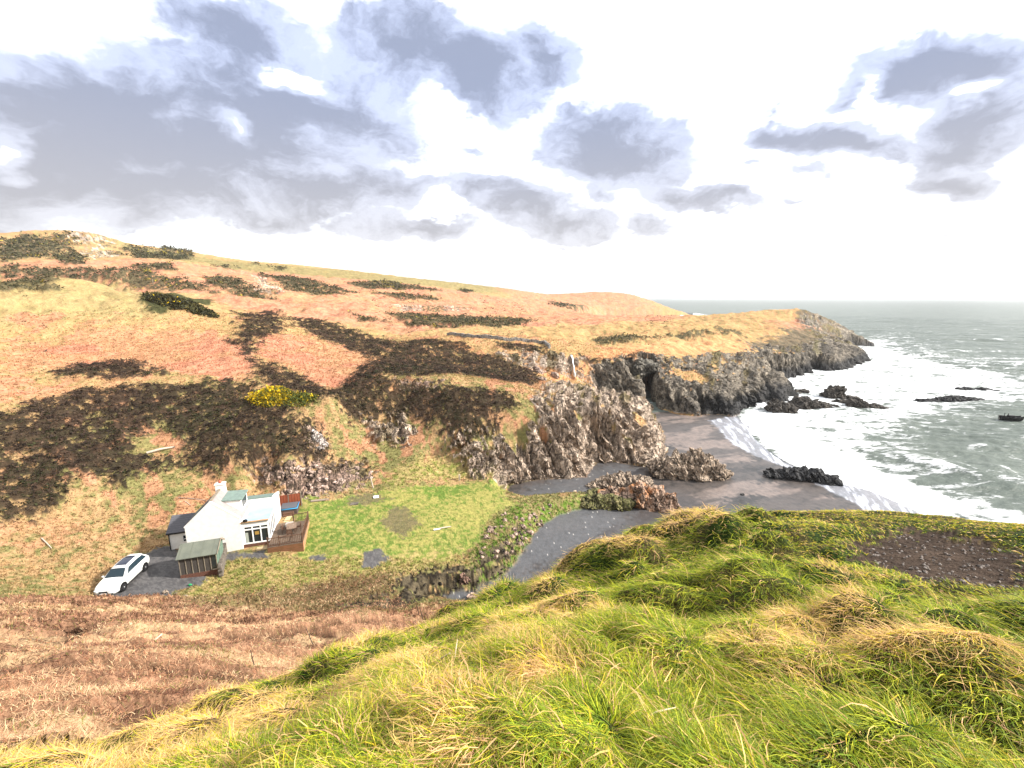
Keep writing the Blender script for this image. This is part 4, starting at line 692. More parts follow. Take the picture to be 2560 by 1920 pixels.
class MB:
    def __init__(s): s.v = []; s.f = []
    def quad(s, *p): b = len(s.v); s.v += [tuple(q) for q in p]; s.f.append(tuple(range(b, b+len(p))))
    def hexa(s, p):
        b = len(s.v); s.v += [tuple(q) for q in p]
        for f in ((0,3,2,1),(4,5,6,7),(0,1,5,4),(1,2,6,5),(2,3,7,6),(3,0,4,7)): s.f.append(tuple(b+i for i in f))
    def box(s, x0, x1, y0, y1, z0, z1): s.hexa([(x0,y0,z0),(x1,y0,z0),(x1,y1,z0),(x0,y1,z0),(x0,y0,z1),(x1,y0,z1),(x1,y1,z1),(x0,y1,z1)])
    def bar(s, a, b, w, h=None, up=(0, 0, 1)):
        a = Vector(a); b = Vector(b); h = h or w; d = (b-a).normalized(); u = Vector(up)
        if abs(d.dot(u)) > .95: u = Vector((1, 0, 0))
        r = d.cross(u).normalized()*w/2; u = r.cross(d).normalized()*h/2
        s.hexa([a-r-u, a+r-u, a+r+u, a-r+u, b-r-u, b+r-u, b+r+u, b-r+u])
    def prism(s, pts, off):
        off = Vector(off); b = len(s.v); n = len(pts); s.v += [tuple(p) for p in pts]+[tuple(Vector(p)+off) for p in pts]
        s.f.append(tuple(range(b+n-1, b-1, -1))); s.f.append(tuple(range(b+n, b+2*n)))
        for i in range(n): j = (i+1) % n; s.f.append((b+i, b+j, b+n+j, b+n+i))
    def tube(s, pts, rad, k=8):
        pts = [Vector(p) for p in pts]; rad = rad if hasattr(rad, '__len__') else [rad]*len(pts); b = len(s.v)
        for i, p in enumerate(pts):
            d = (pts[min(i+1, len(pts)-1)]-pts[max(i-1, 0)]).normalized(); u = Vector((0, 0, 1)) if abs(d.z) < .9 else Vector((1, 0, 0)); r = d.cross(u).normalized(); u = r.cross(d)
            for j in range(k): a = 2*math.pi*j/k; s.v.append(tuple(p+(r*math.cos(a)+u*math.sin(a))*rad[i]))
        for i in range(len(pts)-1):
            for j in range(k): q = (j+1) % k; s.f.append((b+i*k+j, b+i*k+q, b+(i+1)*k+q, b+(i+1)*k+j))
        s.f.append(tuple(b+j for j in range(k))[::-1]); s.f.append(tuple(b+(len(pts)-1)*k+j for j in range(k)))
    def cyl(s, c, axis, r, h, k=20): a = Vector(axis).normalized()*h/2; s.tube([Vector(c)-a, Vector(c)+a], r, k)
    def build(s, name, m, parent=None, bev=0, smooth=False):
        me = bpy.data.meshes.new(name); me.from_pydata(s.v, [], s.f); me.materials.append(m)
        bm = bmesh.new(); bm.from_mesh(me); bmesh.ops.recalc_face_normals(bm, faces=bm.faces); 
        if bev: bmesh.ops.bevel(bm, geom=bm.edges[:], offset=bev, segments=1, affect='EDGES')
        if smooth:
            for f in bm.faces: f.smooth = True
        bm.to_mesh(me); bm.free(); o = bpy.data.objects.new(name, me); COL.objects.link(o)
        if parent: o.parent = parent
        return o
def copy_tree(o, parent=None):
    c_ = o.copy(); COL.objects.link(c_)
    if parent: c_.parent = parent
    for ch in list(o.children): copy_tree(ch, c_)
    return c_
# ------------------------------------------------------------------ cottage
H = empty('cottage', (-28.276, 41.678, 4.025), .31, 'white rendered cottage with green dormer roof and glazed blue-roofed extension', 'house')
Wd = 4.88; hL, hR, hA = 3.26, 3.46, 5.59; Lg = 3.70
w = MB(); w.prism([(-Wd,0,-.8),(0,0,-.8),(0,0,hR),(-Wd/2,0,hA),(-Wd,0,hL)], (0, Lg, 0)); w.build('wall', MW, H)
r = MB(); r.hexa([(-Wd-.18,.16,hL-.13),(-Wd/2,.16,hA),(-Wd/2,Lg+.1,hA),(-Wd-.18,Lg+.1,hL-.13),(-Wd-.18,.16,hL-.05),(-Wd/2,.16,hA+.09),(-Wd/2,Lg+.1,hA+.09),(-Wd-.18,Lg+.1,hL-.05)]); ro_ = r.build('roof', MSL, H)
r = MB(); r.hexa([(-Wd/2,.16,hA),(.16,.16,hR-.12),(.16,Lg+.1,hR-.12),(-Wd/2,Lg+.1,hA),(-Wd/2,.16,hA+.09),(.16,.16,hR-.04),(.16,Lg+.1,hR-.04),(-Wd/2,Lg+.1,hA+.09)]); r.build('roof', MLEAD, H)
r = MB(); r.bar((-Wd/2,.1,hA+.1),(-Wd/2,Lg+.1,hA+.1),.22,.1); r.build('ridge_cap', MST, ro_)
r = MB(); r.bar((-Wd-.05,.09,hL+.02),(-Wd/2,.09,hA+.08),.2,.12); r.bar((-Wd/2,.09,hA+.08),(.05,.09,hR+.02),.2,.12); r.build('gable_coping', MW, H)
r = MB(); r.box(-2.2,-.08,1.33,Lg-.06,3.3,5.02); dm = r.build('dormer', MW, H)
r = MB(); r.hexa([(-2.5,1.2,5.10),(.1,1.2,4.97),(.1,Lg+.08,4.97),(-2.5,Lg+.08,5.10),(-2.5,1.2,5.2),(.1,1.2,5.07),(.1,Lg+.08,5.07),(-2.5,Lg+.08,5.2)]); r.build('dormer_roof', MFE, dm, .015)
r = MB(); r.box(-.078,-.05,1.7,3.3,3.9,4.75); r.build('window', MGL, dm)
r = MB(); r.box(-2.85,-1.95,Lg-.55,Lg+.02,4.8,6.15); r.box(-2.9,-1.9,Lg-.6,Lg+.07,6.15,6.3); ch = r.build('chimney', MW, H, .03)
r = MB(); r.tube([(-2.4,Lg-.27,6.3),(-2.4,Lg-.27,6.42),(-2.4,Lg-.27,6.62)],[.17,.14,.13],12); r.build('chimney_pot', MTL, ch, 0, True)
# skylight on the far slope
r = MB(); k_ = (hA-hL)/(Wd/2); r.hexa([(-4.4,1.0,hL+.48*k_-.05+.12),(-3.6,1.0,hL+1.28*k_-.05+.12),(-3.6,1.8,hL+1.28*k_+.07),(-4.4,1.8,hL+.48*k_+.07),(-4.4,1.0,hL+.48*k_+.18),(-3.6,1.0,hL+1.28*k_+.18),(-3.6,1.8,hL+1.28*k_+.18),(-4.4,1.8,hL+.48*k_+.18)]); r.build('skylight', MFE, H)
# glazed extension
cw, cd, chh = 2.53, 3.745, 2.83
r = MB(); r.box(.003,cw,.12,cd,-.5,.42); r.build('plinth', MBRK, H)
r = MB()
for a, b in ((.003,.26),(.93,1.03),(1.70,1.80),(2.42,cw)): r.box(a,b,.10,.24,.42,chh-.05)
for a, b, z0, z1 in ((.26,2.42,.42,.54),(.26,2.42,1.98,2.10),(.26,2.42,2.34,chh-.05)):
    r.box(a, .93, .103, .237, z0, z1); r.box(1.03, 1.70, .103, .237, z0, z1); r.box(1.80, 2.42, .103, .237, z0, z1)
for a, b in ((.24,.42),(1.0,1.15),(1.75,1.9),(2.5,2.62),(3.2,cd)): r.box(cw-.13,cw+.002,a,b,.42,chh-.05)
for z0, z1 in ((.42,.62),(2.35,chh-.05)): r.box(cw-.127,cw-.001,.42,3.2,z0,z1)
r.box(.003,cw,.10,cd,chh-.05,chh); fr_ = r.build('extension_frame', MWP, H)
for a, b in ((.26,.93),(1.03,1.70),(1.80,2.42)):
    for z0, z1 in ((.54,1.98),(2.10,2.34)): g_ = MB(); g_.box(a,b,.17,.19,z0,z1); g_.build('window_pane', MGL, H)
for a, b in ((.42,1.0),(1.15,1.75),(1.9,2.5),(2.62,3.2)): g_ = MB(); g_.box(cw-.07,cw-.05,a,b,.62,2.35); g_.build('window_pane', MGL, H)
# room behind the glass: table and chairs seen through it are kept as dark shapes with a pale curtain
r = MB(); r.box(.30,.55,.155,.166,.56,1.7); r.build('curtain', mat('curtain', (.35,.38,.34), .9), H)
r = MB(); r.box(1.18,1.60,.155,.166,1.35,1.72); r.build('blind', mat('yellow cloth', (.36,.22,.05), .9), H)
r = MB(); r.hexa([(.0,.02,chh),(cw+.06,.02,chh-.02),(cw+.06,cd,chh-.02),(0,cd,chh),(0,.02,chh+.1),(cw+.06,.02,chh+.06),(cw+.06,cd,chh+.06),(0,cd,chh+.1)]); er = r.build('extension_roof', MBLU, H)
r = MB(); r.box(-.02,cw+.08,-.03,.22,chh+.07,chh+.135); r.build('roof_edge', MCOP, er)
r = MB(); r.box(.0,.16,.22,cd-.01,chh+.1,chh+.32); r.build('upstand', MW, er)
# rear wing
r = MB(); r.prism([(-2.3,cd+.02,-.5),(-2.3,cd+.02,3.78),(-2.3,6.285,3.10),(-2.3,6.285,-.5)], (4.83,0,0)); r.build('wing', MW, H)
r = MB(); r.hexa([(-2.4,cd+.25,3.74),(2.3,cd+.25,3.74),(2.3,6.36,3.12),(-2.4,6.36,3.12),(-2.4,cd+.25,3.81),(2.3,cd+.25,3.81),(2.3,6.36,3.2),(-2.4,6.36,3.2)]); r.build('wing_roof', MFE, H)
r = MB(); r.prism([(2.32,cd+.0,3.70),(2.32,cd+.0,3.92),(2.32,6.36,3.32),(2.32,6.36,3.0)], (.24,0,0)); r.build('wing_parapet', MW, H)
# side annexe
r = MB(); r.prism([(-7.2,2.2,-.8),(-7.2,2.2,1.95),(-7.2,3.9,2.9),(-7.2,3.9,-.8)], (2.31,0,0)); r.build('annexe', MW, H)
r = MB(); r.hexa([(-7.4,2.05,1.84),(-4.9,2.05,1.84),(-4.9,4.0,2.92),(-7.4,4.0,2.92),(-7.4,2.05,1.94),(-4.9,2.05,1.94),(-4.9,4.0,3.02),(-7.4,4.0,3.02)]); r.build('annexe_roof', MSL, H)
r = MB(); r.box(-5.98,-5.42,2.17,2.215,.75,1.42); wn = r.build('window', MGL, H); r = MB()
for a in ((-6.03,-5.98,.72,1.47),(-5.42,-5.37,.72,1.47),(-5.98,-5.42,1.42,1.47),(-5.98,-5.42,.70,.75),(-5.9,-5.5,.98,1.06)): r.box(a[0],a[1],2.15,2.198,a[2],a[3])
r.build('window_frame', MWP, wn)
r = MB(); r.tube([(-7.22,2.14,1.8),(-7.22,2.14,-.4)], .045); r.build('downpipe', MBK, H)
r = MB(); r.bar((-7.4,2.03,1.82),(-4.9,2.03,1.82),.08,.1); r.build('gutter', MBK, H)
# satellite dish
r = MB(); n_ = 14
for i in range(n_):
    a, b = 2*math.pi*i/n_, 2*math.pi*(i+1)/n_
    for q0, q1 in ((0,.5),(.5,1)):
        f = lambda a_, q: (.45+.24*q*math.cos(a_), -.04+.08*q*q, 3.12+.20*q*math.sin(a_)+.0)
        r.quad(f(a,q0),f(b,q0),f(b,q1),f(a,q1))
ds = r.build('satellite_dish', MBK, H); r = MB(); r.tube([(.12,0,3.0),(.3,.0,3.02),(.45,.0,3.1)],.025,6); r.tube([(.45,0,2.95),(.42,-.3,3.05)],.012,5); r.build('dish_arm', MBK, ds)
r = MB(); r.box(1.3,2.4,-.75,-.1,-.12,.05); r.build('door_step', MYS, H)
# ------------------------------------------------------------------ decking
D = empty('decking', tuple(H.matrix_basis.to_translation()+Vector((0, 0, 0))) if False else (-28.276, 41.678, 4.025), .31, 'raised brown timber deck with baluster railings beside the cottage', 'deck')
dx0, dx1, dy0, dy1, dz = 2.56, 5.95, -1.44, 3.62, .523
r = MB(); r.box(dx0,dx1,dy0,dy1,dz-.06,dz); r.build('deck_floor', MDK, D)
r = MB(); r.hexa([(dx0,dy0,-.6),(dx1,dy0,-1.3),(dx1,dy0+.04,-1.3),(dx0,dy0+.04,-.6),(dx0,dy0,dz-.062),(dx1,dy0,dz-.062),(dx1,dy0+.04,dz-.062),(dx0,dy0+.04,dz-.062)]); r.build('skirting', MFA, D)
r = MB(); r.hexa([(dx1-.04,dy0+.04,-1.3),(dx1,dy0+.04,-1.3),(dx1,dy1,-.1),(dx1-.04,dy1,-.1),(dx1-.04,dy0+.04,dz-.062),(dx1,dy0+.04,dz-.062),(dx1,dy1,dz-.062),(dx1-.04,dy1,dz-.062)]); r.build('skirting', mat('sunlit deck skirting', (.42,.22,.12), .8, .15, .3, 2, (.34,.17,.09), stretch=(1, 1, 4)), D)  # lit copy of the front skirting: sun on this side put into the colour
def rail(a, b, nb, posts):
    r = MB(); a = Vector(a); b = Vector(b); z = Vector((0, 0, 1)); r.bar(a+z*.95, b+z*.95, .09, .05); R_ = r.build('railing', MRL, D); r = MB(); r.bar(a+z*.12, b+z*.12, .05, .05); r.build('bottom_rail', MRL, R_)
    for i in range(nb): p = a+(b-a)*((i+.5)/nb); q = MB(); q.bar(p+z*.14, p+z*.93, .035); q.build('baluster', MRL, R_)
    for f in posts: p = a+(b-a)*f; q = MB(); q.bar(p, p+z*1.12, .09); q.build('post', MRL, R_)
rail((dx0+.06,dy0+.06,dz),(dx1-.06,dy0+.06,dz),20,(0,.33,1)); rail((dx1-.06,dy0+.06,dz),(dx1-.06,dy1-.06,dz),26,(.33,.66,1)); rail((4.3,dy1-.06,dz),(dx1-.06,dy1-.06,dz),10,(0,))
def loc(x, y, z=0): c_, s_ = math.cos(.31), math.sin(.31); return (-28.276+x*c_-y*s_, 41.678+x*s_+y*c_, 4.025+z)
# table and chairs
T = empty('patio_table', loc(4.45,1.25,dz), .31+.15, 'slatted wooden patio table standing on the deck', 'table'); r = MB()
for i in range(11): q = -.45+.09*i; e_ = .75*math.sqrt(max(0, 1-(q/.62)**4)); r.box(q,q+.075,-e_,e_,.70,.73)
r.build('table_top', MTK, T); r = MB(); r.box(-.36,.36,-.6,-.55,.62,.70); r.build('apron', MRL, T); r = MB(); r.box(-.36,.36,.55,.6,.62,.70); r.build('apron', MRL, T)
for sx_ in (-1, 1):
    for sy_ in (-1, 1): q = MB(); q.bar((sx_*.34,sy_*.56,0),(sx_*.34,sy_*.56,.69),.06); q.build('leg', MRL, T)
def chair(x, y, rz, label):
    e = empty('patio_chair', loc(x, y, dz), .31+rz, label, 'chair', 'wooden chairs round the patio table'); r = MB()
    for i in range(5): r.box(-.22+.09*i,-.22+.09*i+.07,-.22,.22,.42,.45)
    r.build('seat', MRL, e); r = MB(); r.box(-.22,.22,.20,.23,.80,.90)
    for i in range(5): r.box(-.2+.09*i,-.2+.09*i+.05,.205,.225,.46,.80)
    r.build('backrest', MRL, e)
    for a in ((-.21,-.2,.42),(.21,-.2,.42),(-.24,.215,.9),(.24,.215,.9)): q = MB(); q.bar((a[0],a[1],0),(a[0],a[1],a[2]),.045); q.build('leg', MRL, e)
    return e
chair(4.45,.15,math.pi,'wooden chair at the end of the patio table nearest the front railing'); chair(3.75,1.4,math.pi/2,'wooden chair between the patio table and the cottage'); chair(5.15,1.4,-math.pi/2,'wooden chair on the lawn side of the patio table')
r = MB(); r.box(-.4,.4,-.28,.28,.06,.52); o = r.build('storage_box', mat('grey plastic', (.33,.31,.28), .7), None, .03); o.location = loc(4.05,2.55,dz-.06); o.rotation_euler = (0,0,.35); tag(o, 'pale grey storage box on the deck behind the table', 'box')
for i in range(5):
    r = MB(); r.box(-.3,.3,-.16,.16,0,.06); o = r.build('stepping_stone', MYS, None, .02); x_, y_ = loc(3.35+.03*i, 3.95+.43*i)[:2]; o.location = (x_, y_, gz(x_, y_)+.03); o.rotation_euler = (0, 0, .31+.1*random.uniform(-1, 1))
    tag(o, 'yellow sandstone stepping stone in the row behind the deck', 'paving slab', 'stepping stones behind the deck')
# hot tub, fence
E_ = empty('hot_tub', loc(3.3,7.3,.1), .31, 'dark covered hot tub with blue rim behind the cottage', 'hot tub'); r = MB(); r.box(-.95,.95,-.8,.8,-.3,.72); r.build('cabinet', mat('dark brown panel', (.07,.05,.045), .7), E_, .05)
r = MB(); r.box(-.9,.9,-.78,.78,.80,.90); r.build('cover', mat('grey vinyl', (.09,.09,.10), .6), E_, .04); r = MB(); r.tube([(-.98,-.85,.76),(.98,-.85,.76),(.98,.85,.76)], .07, 8); r.build('rim', MBP, E_, 0, True)
r = MB(); r.box(-.6,.6,-1.35,-.82,-.2,.18); r.box(-.6,.6,-1.15,-.82,.18,.42); r.build('step', MRL, E_)
FN = empty('fence', loc(3.1,8.5,.1), .31, 'red-brown boarded fence panel behind the hot tub', 'fence'); r = MB(); r.box(-1.5,1.35,-.02,.02,.1,1.75); r.build('fence_panel', MFN, FN)
for q in (-1.5,-.05,1.38): r = MB(); r.box(q-.05,q+.05,-.045,.055,-.3,1.85); r.build('post', MST, FN)
# ------------------------------------------------------------------ shed
sa = Vector(at_z(450.6,1439,4.05)); sb = Vector(at_z(546,1423,4.05)); rz = math.atan2(sb.y-sa.y, sb.x-sa.x); Ls = (sb-sa).length; SH = empty('garden_shed', (sa.x, sa.y, 4.05), rz, 'old garden shed with grey felt roof, dark boarded front and brick base', 'shed'); dp = 2.2; e0, rg = 1.80, 2.5
r = MB(); r.box(0,Ls,0,dp,-1.1,.0); r.build('brick_base', MBRK, SH)
r = MB(); r.prism([(0.03,.03,.0),(0.03,.03,e0),(0.03,dp*.62,rg-.05),(0.03,dp-.03,e0+.1),(0.03,dp-.03,.0)], (Ls-.1,0,0)); r.build('wall', MSW, SH)
for i in range(7): q = .05+(Ls-.1)*i/6.; r = MB(); r.box(q-.03,q+.03,-.01,.03,.0,e0-.02); r.build('batten', MST, SH)
r = MB(); r.box(Ls*.855,Ls-.08,.015,.029,.12,e0-.08); w_ = r.build('window', MGL, SH); r = MB(); r.box(Ls*.85,Ls-.07,-.02,.03,.04,.11); r.build('sill', MWD, w_)
r = MB(); r.prism([(Ls-.07,.03,.0),(Ls-.07,.03,e0),(Ls-.07,dp*.62,rg-.07),(Ls-.07,dp-.03,e0+.1),(Ls-.07,dp-.03,.0)], (.05,0,0)); r.build('gable_boards', MGW, SH)
r = MB(); r.box(Ls-.02,Ls+.02,dp*.35,dp*.78,.0,2.1); r.build('door', MGW, SH)
rm = MB(); rm.hexa([(-.12,-.18,e0-.10),(Ls+.12,-.18,e0-.10),(Ls+.12,dp*.62,rg),(-.12,dp*.62,rg),(-.12,-.18,e0-.04),(Ls+.12,-.18,e0-.04),(Ls+.12,dp*.62,rg+.06),(-.12,dp*.62,rg+.06)]); rf = rm.build('roof', MSHF, SH)
rm = MB(); rm.hexa([(-.12,dp*.62,rg),(Ls+.12,dp*.62,rg),(Ls+.12,dp+.15,e0+.02),(-.12,dp+.15,e0+.02),(-.12,dp*.62,rg+.06),(Ls+.12,dp*.62,rg+.06),(Ls+.12,dp+.15,e0+.08),(-.12,dp+.15,e0+.08)]); rm.build('roof', MSHF, SH)
rm = MB(); rm.bar((Ls+.13,-.2,e0-.07),(Ls+.13,dp*.62,rg+.03),.03,.16); rm.bar((Ls+.13,dp*.62,rg+.03),(Ls+.13,dp+.16,e0+.05),.03,.16); rm.build('bargeboard', MST, rf)
# ------------------------------------------------------------------ car
def ring(s):
    """half section of the body at station s (metres from the nose)"""
    I = lambda xs, ys: float(np.interp(s, xs, ys))
    hw = I([0,.15,.5,1.0,4.3,4.8,5.05],[.62,.80,.93,.985,.985,.92,.78]); bz = I([0,.3,.8,4.4,5.05],[.34,.24,.22,.24,.42]); sh = I([0,.12,.5,1.35,2.0,3.4,4.7,5.05],[.66,.80,.92,1.05,1.08,1.12,1.14,.98])
    rf_ = I([1.35,2.15,2.7,3.6,4.45,4.95],[1.06,1.60,1.71,1.72,1.60,1.10]); rw = I([1.35,2.15,3.6,4.6,4.95],[.80,.62,.60,.54,.70])
    if s <= 1.35: rf_ = sh+.03*min(1, s); rw = hw*.75
    if s >= 4.95: rf_ = sh+.02; rw = hw*.8
    rf_ = max(rf_, sh+.015)
    return [(0,bz),(hw*.85,bz),(hw-.02,bz+.12),(hw,(bz+sh)/2),(hw-.03,sh-.06),(min(hw-.08, max(rw+.14, hw-.09)),sh),(rw+.06,sh+(rf_-sh)*.80),(rw-.03,rf_-.02),(rw*.5,rf_+.012),(0,rf_+.018)]
ST_ = [0,.05,.15,.3,.5,.75,1.0,1.2,1.35,1.5,1.75,2.0,2.15,2.3,2.5,2.7,3.0,3.3,3.6,3.9,4.2,4.45,4.6,4.75,4.85,4.95,5.0,5.05]
def car_pt(s, k, side, off=0):
    i = int(min(max(k, 0), 8)); f = k-i; a = ring(s); p = (a[i][0]*(1-f)+a[i+1][0]*f, a[i][1]*(1-f)+a[i+1][1]*f)
    q = Vector((side*p[0], s, p[1]))
    if off: c0 = Vector((0, s, .7)); q = q+(q-c0).normalized()*off
    return q
def car_shell():
    V = []; Fs = []; K = 10
    for s in ST_:
        rr_ = ring(s); V += [(x_, s, z_) for x_, z_ in rr_]+[(-x_, s, z_) for x_, z_ in rr_[::-1][1:-1]]
    n = 18
    for i in range(len(ST_)-1):
        for j in range(n): Fs.append((i*n+j, i*n+(j+1) % n, (i+1)*n+(j+1) % n, (i+1)*n+j))
    Fs.append(tuple(range(n))); Fs.append(tuple(range((len(ST_)-1)*n, len(ST_)*n))[::-1]); m_ = MB(); m_.v = V; m_.f = Fs; return m_
cyaw = .17; cx, cy = -35.36-.9*math.cos(cyaw), 36.52-.9*math.sin(cyaw); bx, by = cx+1.5*math.sin(cyaw), cy-1.5*math.cos(cyaw)
ox, oy = bx+.98*math.sin(cyaw), by-.98*math.cos(cyaw)
CAR = empty('parked_car', (ox, oy, max(gz(bx, by), gz(cx, cy), 3.95)+.02), cyaw, 'white estate car with panoramic glass roof parked on the gravel track', 'car')
body = car_shell().build('body', MCAR, CAR, 0, True)
def patch(name, s0, s1, k0, k1, side, m_, off=.012, ns=8, nk=3, par=None, both=False):
    r = MB()
    for sd_ in ((-1, 1) if both else (side,)):
        for i in range(ns):
            for j in range(nk):
                a, b = s0(j/nk)+(s1(j/nk)-s0(j/nk))*i/ns, s0(j/nk)+(s1(j/nk)-s0(j/nk))*(i+1)/ns; a2, b2 = s0((j+1)/nk)+(s1((j+1)/nk)-s0((j+1)/nk))*i/ns, s0((j+1)/nk)+(s1((j+1)/nk)-s0((j+1)/nk))*(i+1)/ns
                r.quad(car_pt(a,k0+(k1-k0)*j/nk,sd_,off),car_pt(b,k0+(k1-k0)*j/nk,sd_,off),car_pt(b2,k0+(k1-k0)*(j+1)/nk,sd_,off),car_pt(a2,k0+(k1-k0)*(j+1)/nk,sd_,off))
    return r.build(name, m_, par or CAR)
cst = lambda q: (lambda f: q)
for sd_ in (-1, 1): patch('side_window', lambda f: 1.75+.55*f, lambda f: 4.55-.25*f, 5.12, 5.95, sd_, MGLB, .015)
patch('windscreen', cst(1.42), cst(2.12), 7.0, 9, 1, MGLB, .014, 8, 4, both=True); patch('glass_roof', cst(2.45), cst(3.95), 7.5, 9, 1, mat('roof glass', (.02,.025,.045), .12, .4), .014, 8, 4, both=True); patch('rear_window', cst(4.52), cst(4.88), 7.2, 9, 1, MGLB, .014, 5, 4, both=True)
for sd_ in (-1, 1):
    for s_ in (1.72, 2.85, 3.85): patch('door_gap', cst(s_), cst(s_+.018), 2.0, 4.9, sd_, MBK, .006, 1, 6)
    patch('door_handle', cst(2.62), cst(2.80), 4.35, 4.5, sd_, mat('handle', (.4,.4,.4), .3), .02, 1, 1)
patch('bonnet_gap', lambda f: .45, lambda f: .465, 5.0, 9, 1, MBK, .006, 1, 8, both=True)
for y_ in (.98, 3.98):
    for sd_ in (-1, 1):
        r = MB(); r.cyl((sd_*.86,y_,.37),(1,0,0),.37,.26,28); wl = r.build('wheel', MTY, CAR); r = MB(); r.cyl((sd_*.88,y_,.37),(1,0,0),.26,.245,24); rim = r.build('rim', MRIM, wl); r = MB(); r.cyl((sd_*1.004,y_,.37),(1,0,0),.035,.02,10); r.build('hub_cap', MPL, rim)
        r = MB(); r.cyl((sd_*.80,y_,.40),(1,0,0),.43,.38,28); r.build('wheel_arch', MBK, CAR)
for sd_ in (-1, 1):
    r = MB(); r.hexa([(sd_*.97,1.62,1.02),(sd_*1.14,1.64,1.03),(sd_*1.14,1.78,1.03),(sd_*.97,1.78,1.02),(sd_*.97,1.60,1.16),(sd_*1.12,1.63,1.18),(sd_*1.12,1.78,1.18),(sd_*.97,1.8,1.16)]); r.build('wing_mirror', MCAR, CAR, .02)
    r = MB(); r.hexa([(sd_*.50,-.012,.64),(sd_*.76,.10,.66),(sd_*.70,.3,.80),(sd_*.46,.1,.76),(sd_*.50,-.02,.70),(sd_*.79,.10,.74),(sd_*.72,.3,.87),(sd_*.46,.1,.83)]); r.build('headlight', mat('headlight', (.5,.55,.6), .1, .6), CAR)
    r = MB(); r.box(min(sd_*.38,sd_*.72),max(sd_*.38,sd_*.72),-.03,.1,.42,.47); r.build('air_intake', MBK, CAR)
r = MB(); r.box(-.34,.34,-.035,.06,.38,.70); gr_ = r.build('grille', MBK, CAR, .02); r = MB(); r.box(-.26,.26,-.05,-.036,.44,.55); npl = r.build('number_plate', MPL, gr_)
r = MB()
for i in range(4): r.cyl((-.09+.06*i,-.045,.63),(0,1,0),.036,.015,12)
r.build('badge', mat('chrome', (.6,.6,.62), .2, .5, metal=1), gr_); r = MB(); r.box(-.97,.97,1.5,3.5,.20,.25); r.build('sill', MBK, CAR)
# ------------------------------------------------------------------ boat
q = at_z(2525, 1050, .55); BO = empty('fishing_boat', q, math.radians(-12), 'small black open fishing boat afloat near the right edge', 'boat')
V = []; Fs = []; SS = np.linspace(-2.3, 2.3, 15)
for s in SS:
    u_ = (s+2.3)/4.6; hw = .95*(1-(2*abs(u_-.47))**2.6*.92) if u_ < .97 else .12; hw = max(hw, .10 if u_ < .5 else .45); zt = .62+.28*abs(2*u_-1)**2; V += [(s*1.0,-hw,zt),(s*.95,-hw*.78,.15),(s*.88,0,-.25),(s*.95,hw*.78,.15),(s,hw,zt),(s,hw*.88,zt),(s*.95,hw*.66,.2),(s*.9,0,.05),(s*.95,-hw*.66,.2),(s,-hw*.88,zt)]
for i in range(14):
    for j in range(10): k = (j+1) % 10; Fs.append((i*10+j,i*10+k,i*10+10+k,i*10+10+j))
Fs += [tuple(range(10)), tuple(range(149, 139, -1))]; r = MB(); r.v = V; r.f = Fs; r.build('hull', MTAR, BO); BO.scale = (1.05, 1.1, 1.3)
for x_, h_ in ((-1.3,1.35),(-.6,1.25)): r = MB(); r.bar((x_,0,.1),(x_+.05,.0,h_),.09); r.build('mast', MTAR, BO)
r = MB(); r.box(-.5,.65,-.35,.35,.5,.92); r.build('engine_box', MTAR, BO, .03); r = MB(); r.box(-1.9,-1.6,-.5,.5,.55,.6); r.box(.9,1.15,-.8,.8,.5,.55); r.build('thwart', MTAR, BO)
# ------------------------------------------------------------------ rocks
def rock_mesh(dims, seed, sub=6, amp=.78, freq=1.3, strat=.5):
    bm = bmesh.new(); bmesh.ops.create_icosphere(bm, subdivisions=sub, radius=1); v = np.array([p.co[:] for p in bm.verts]); f = np.array([[q.index for q in p.verts] for p in bm.faces]); bm.free()
    d = np.array(dims); p = v*d; ms = float(d.mean()); k = freq/ms
    a = (p[:, 0]*.75-p[:, 1]*.2+p[:, 2]*.6)*k; b = (p[:, 0]*.25+p[:, 1]*.97)*k*.5; c_ = (-p[:, 0]*.6+p[:, 2]*.78)*k*.4
    s1 = ridge3(a*1.6+seed, b, c_, 5, seed, .52); s2 = ridge3(p[:, 0]*k*1.25+seed*3, p[:, 1]*k*1.25, p[:, 2]*k*1.25, 5, seed+9, .52)
    sc = 1+amp*((s1-.62)*2*strat+(s2-.62)*2.2*(1-strat))+.6*amp*(fbm3(p[:, 0]*k*.8, p[:, 1]*k*.8, p[:, 2]*k*.8, 2, seed+4)-.5)
    wv_ = fbm3(p[:, 0]*k, p[:, 1]*k, p[:, 2]*k, 3, seed+6)*1.5; sc = sc+amp*.42*(cells(a*1.3+wv_+seed, b*1.2+wv_, c_*1.3+wv_, 1)-.5)+amp*.2*(cells(a*3+wv_*2, b*2.6+wv_+seed, c_*2.6+wv_, 3)-.5)
    p = p*sc[:, None]; return p, f, sc
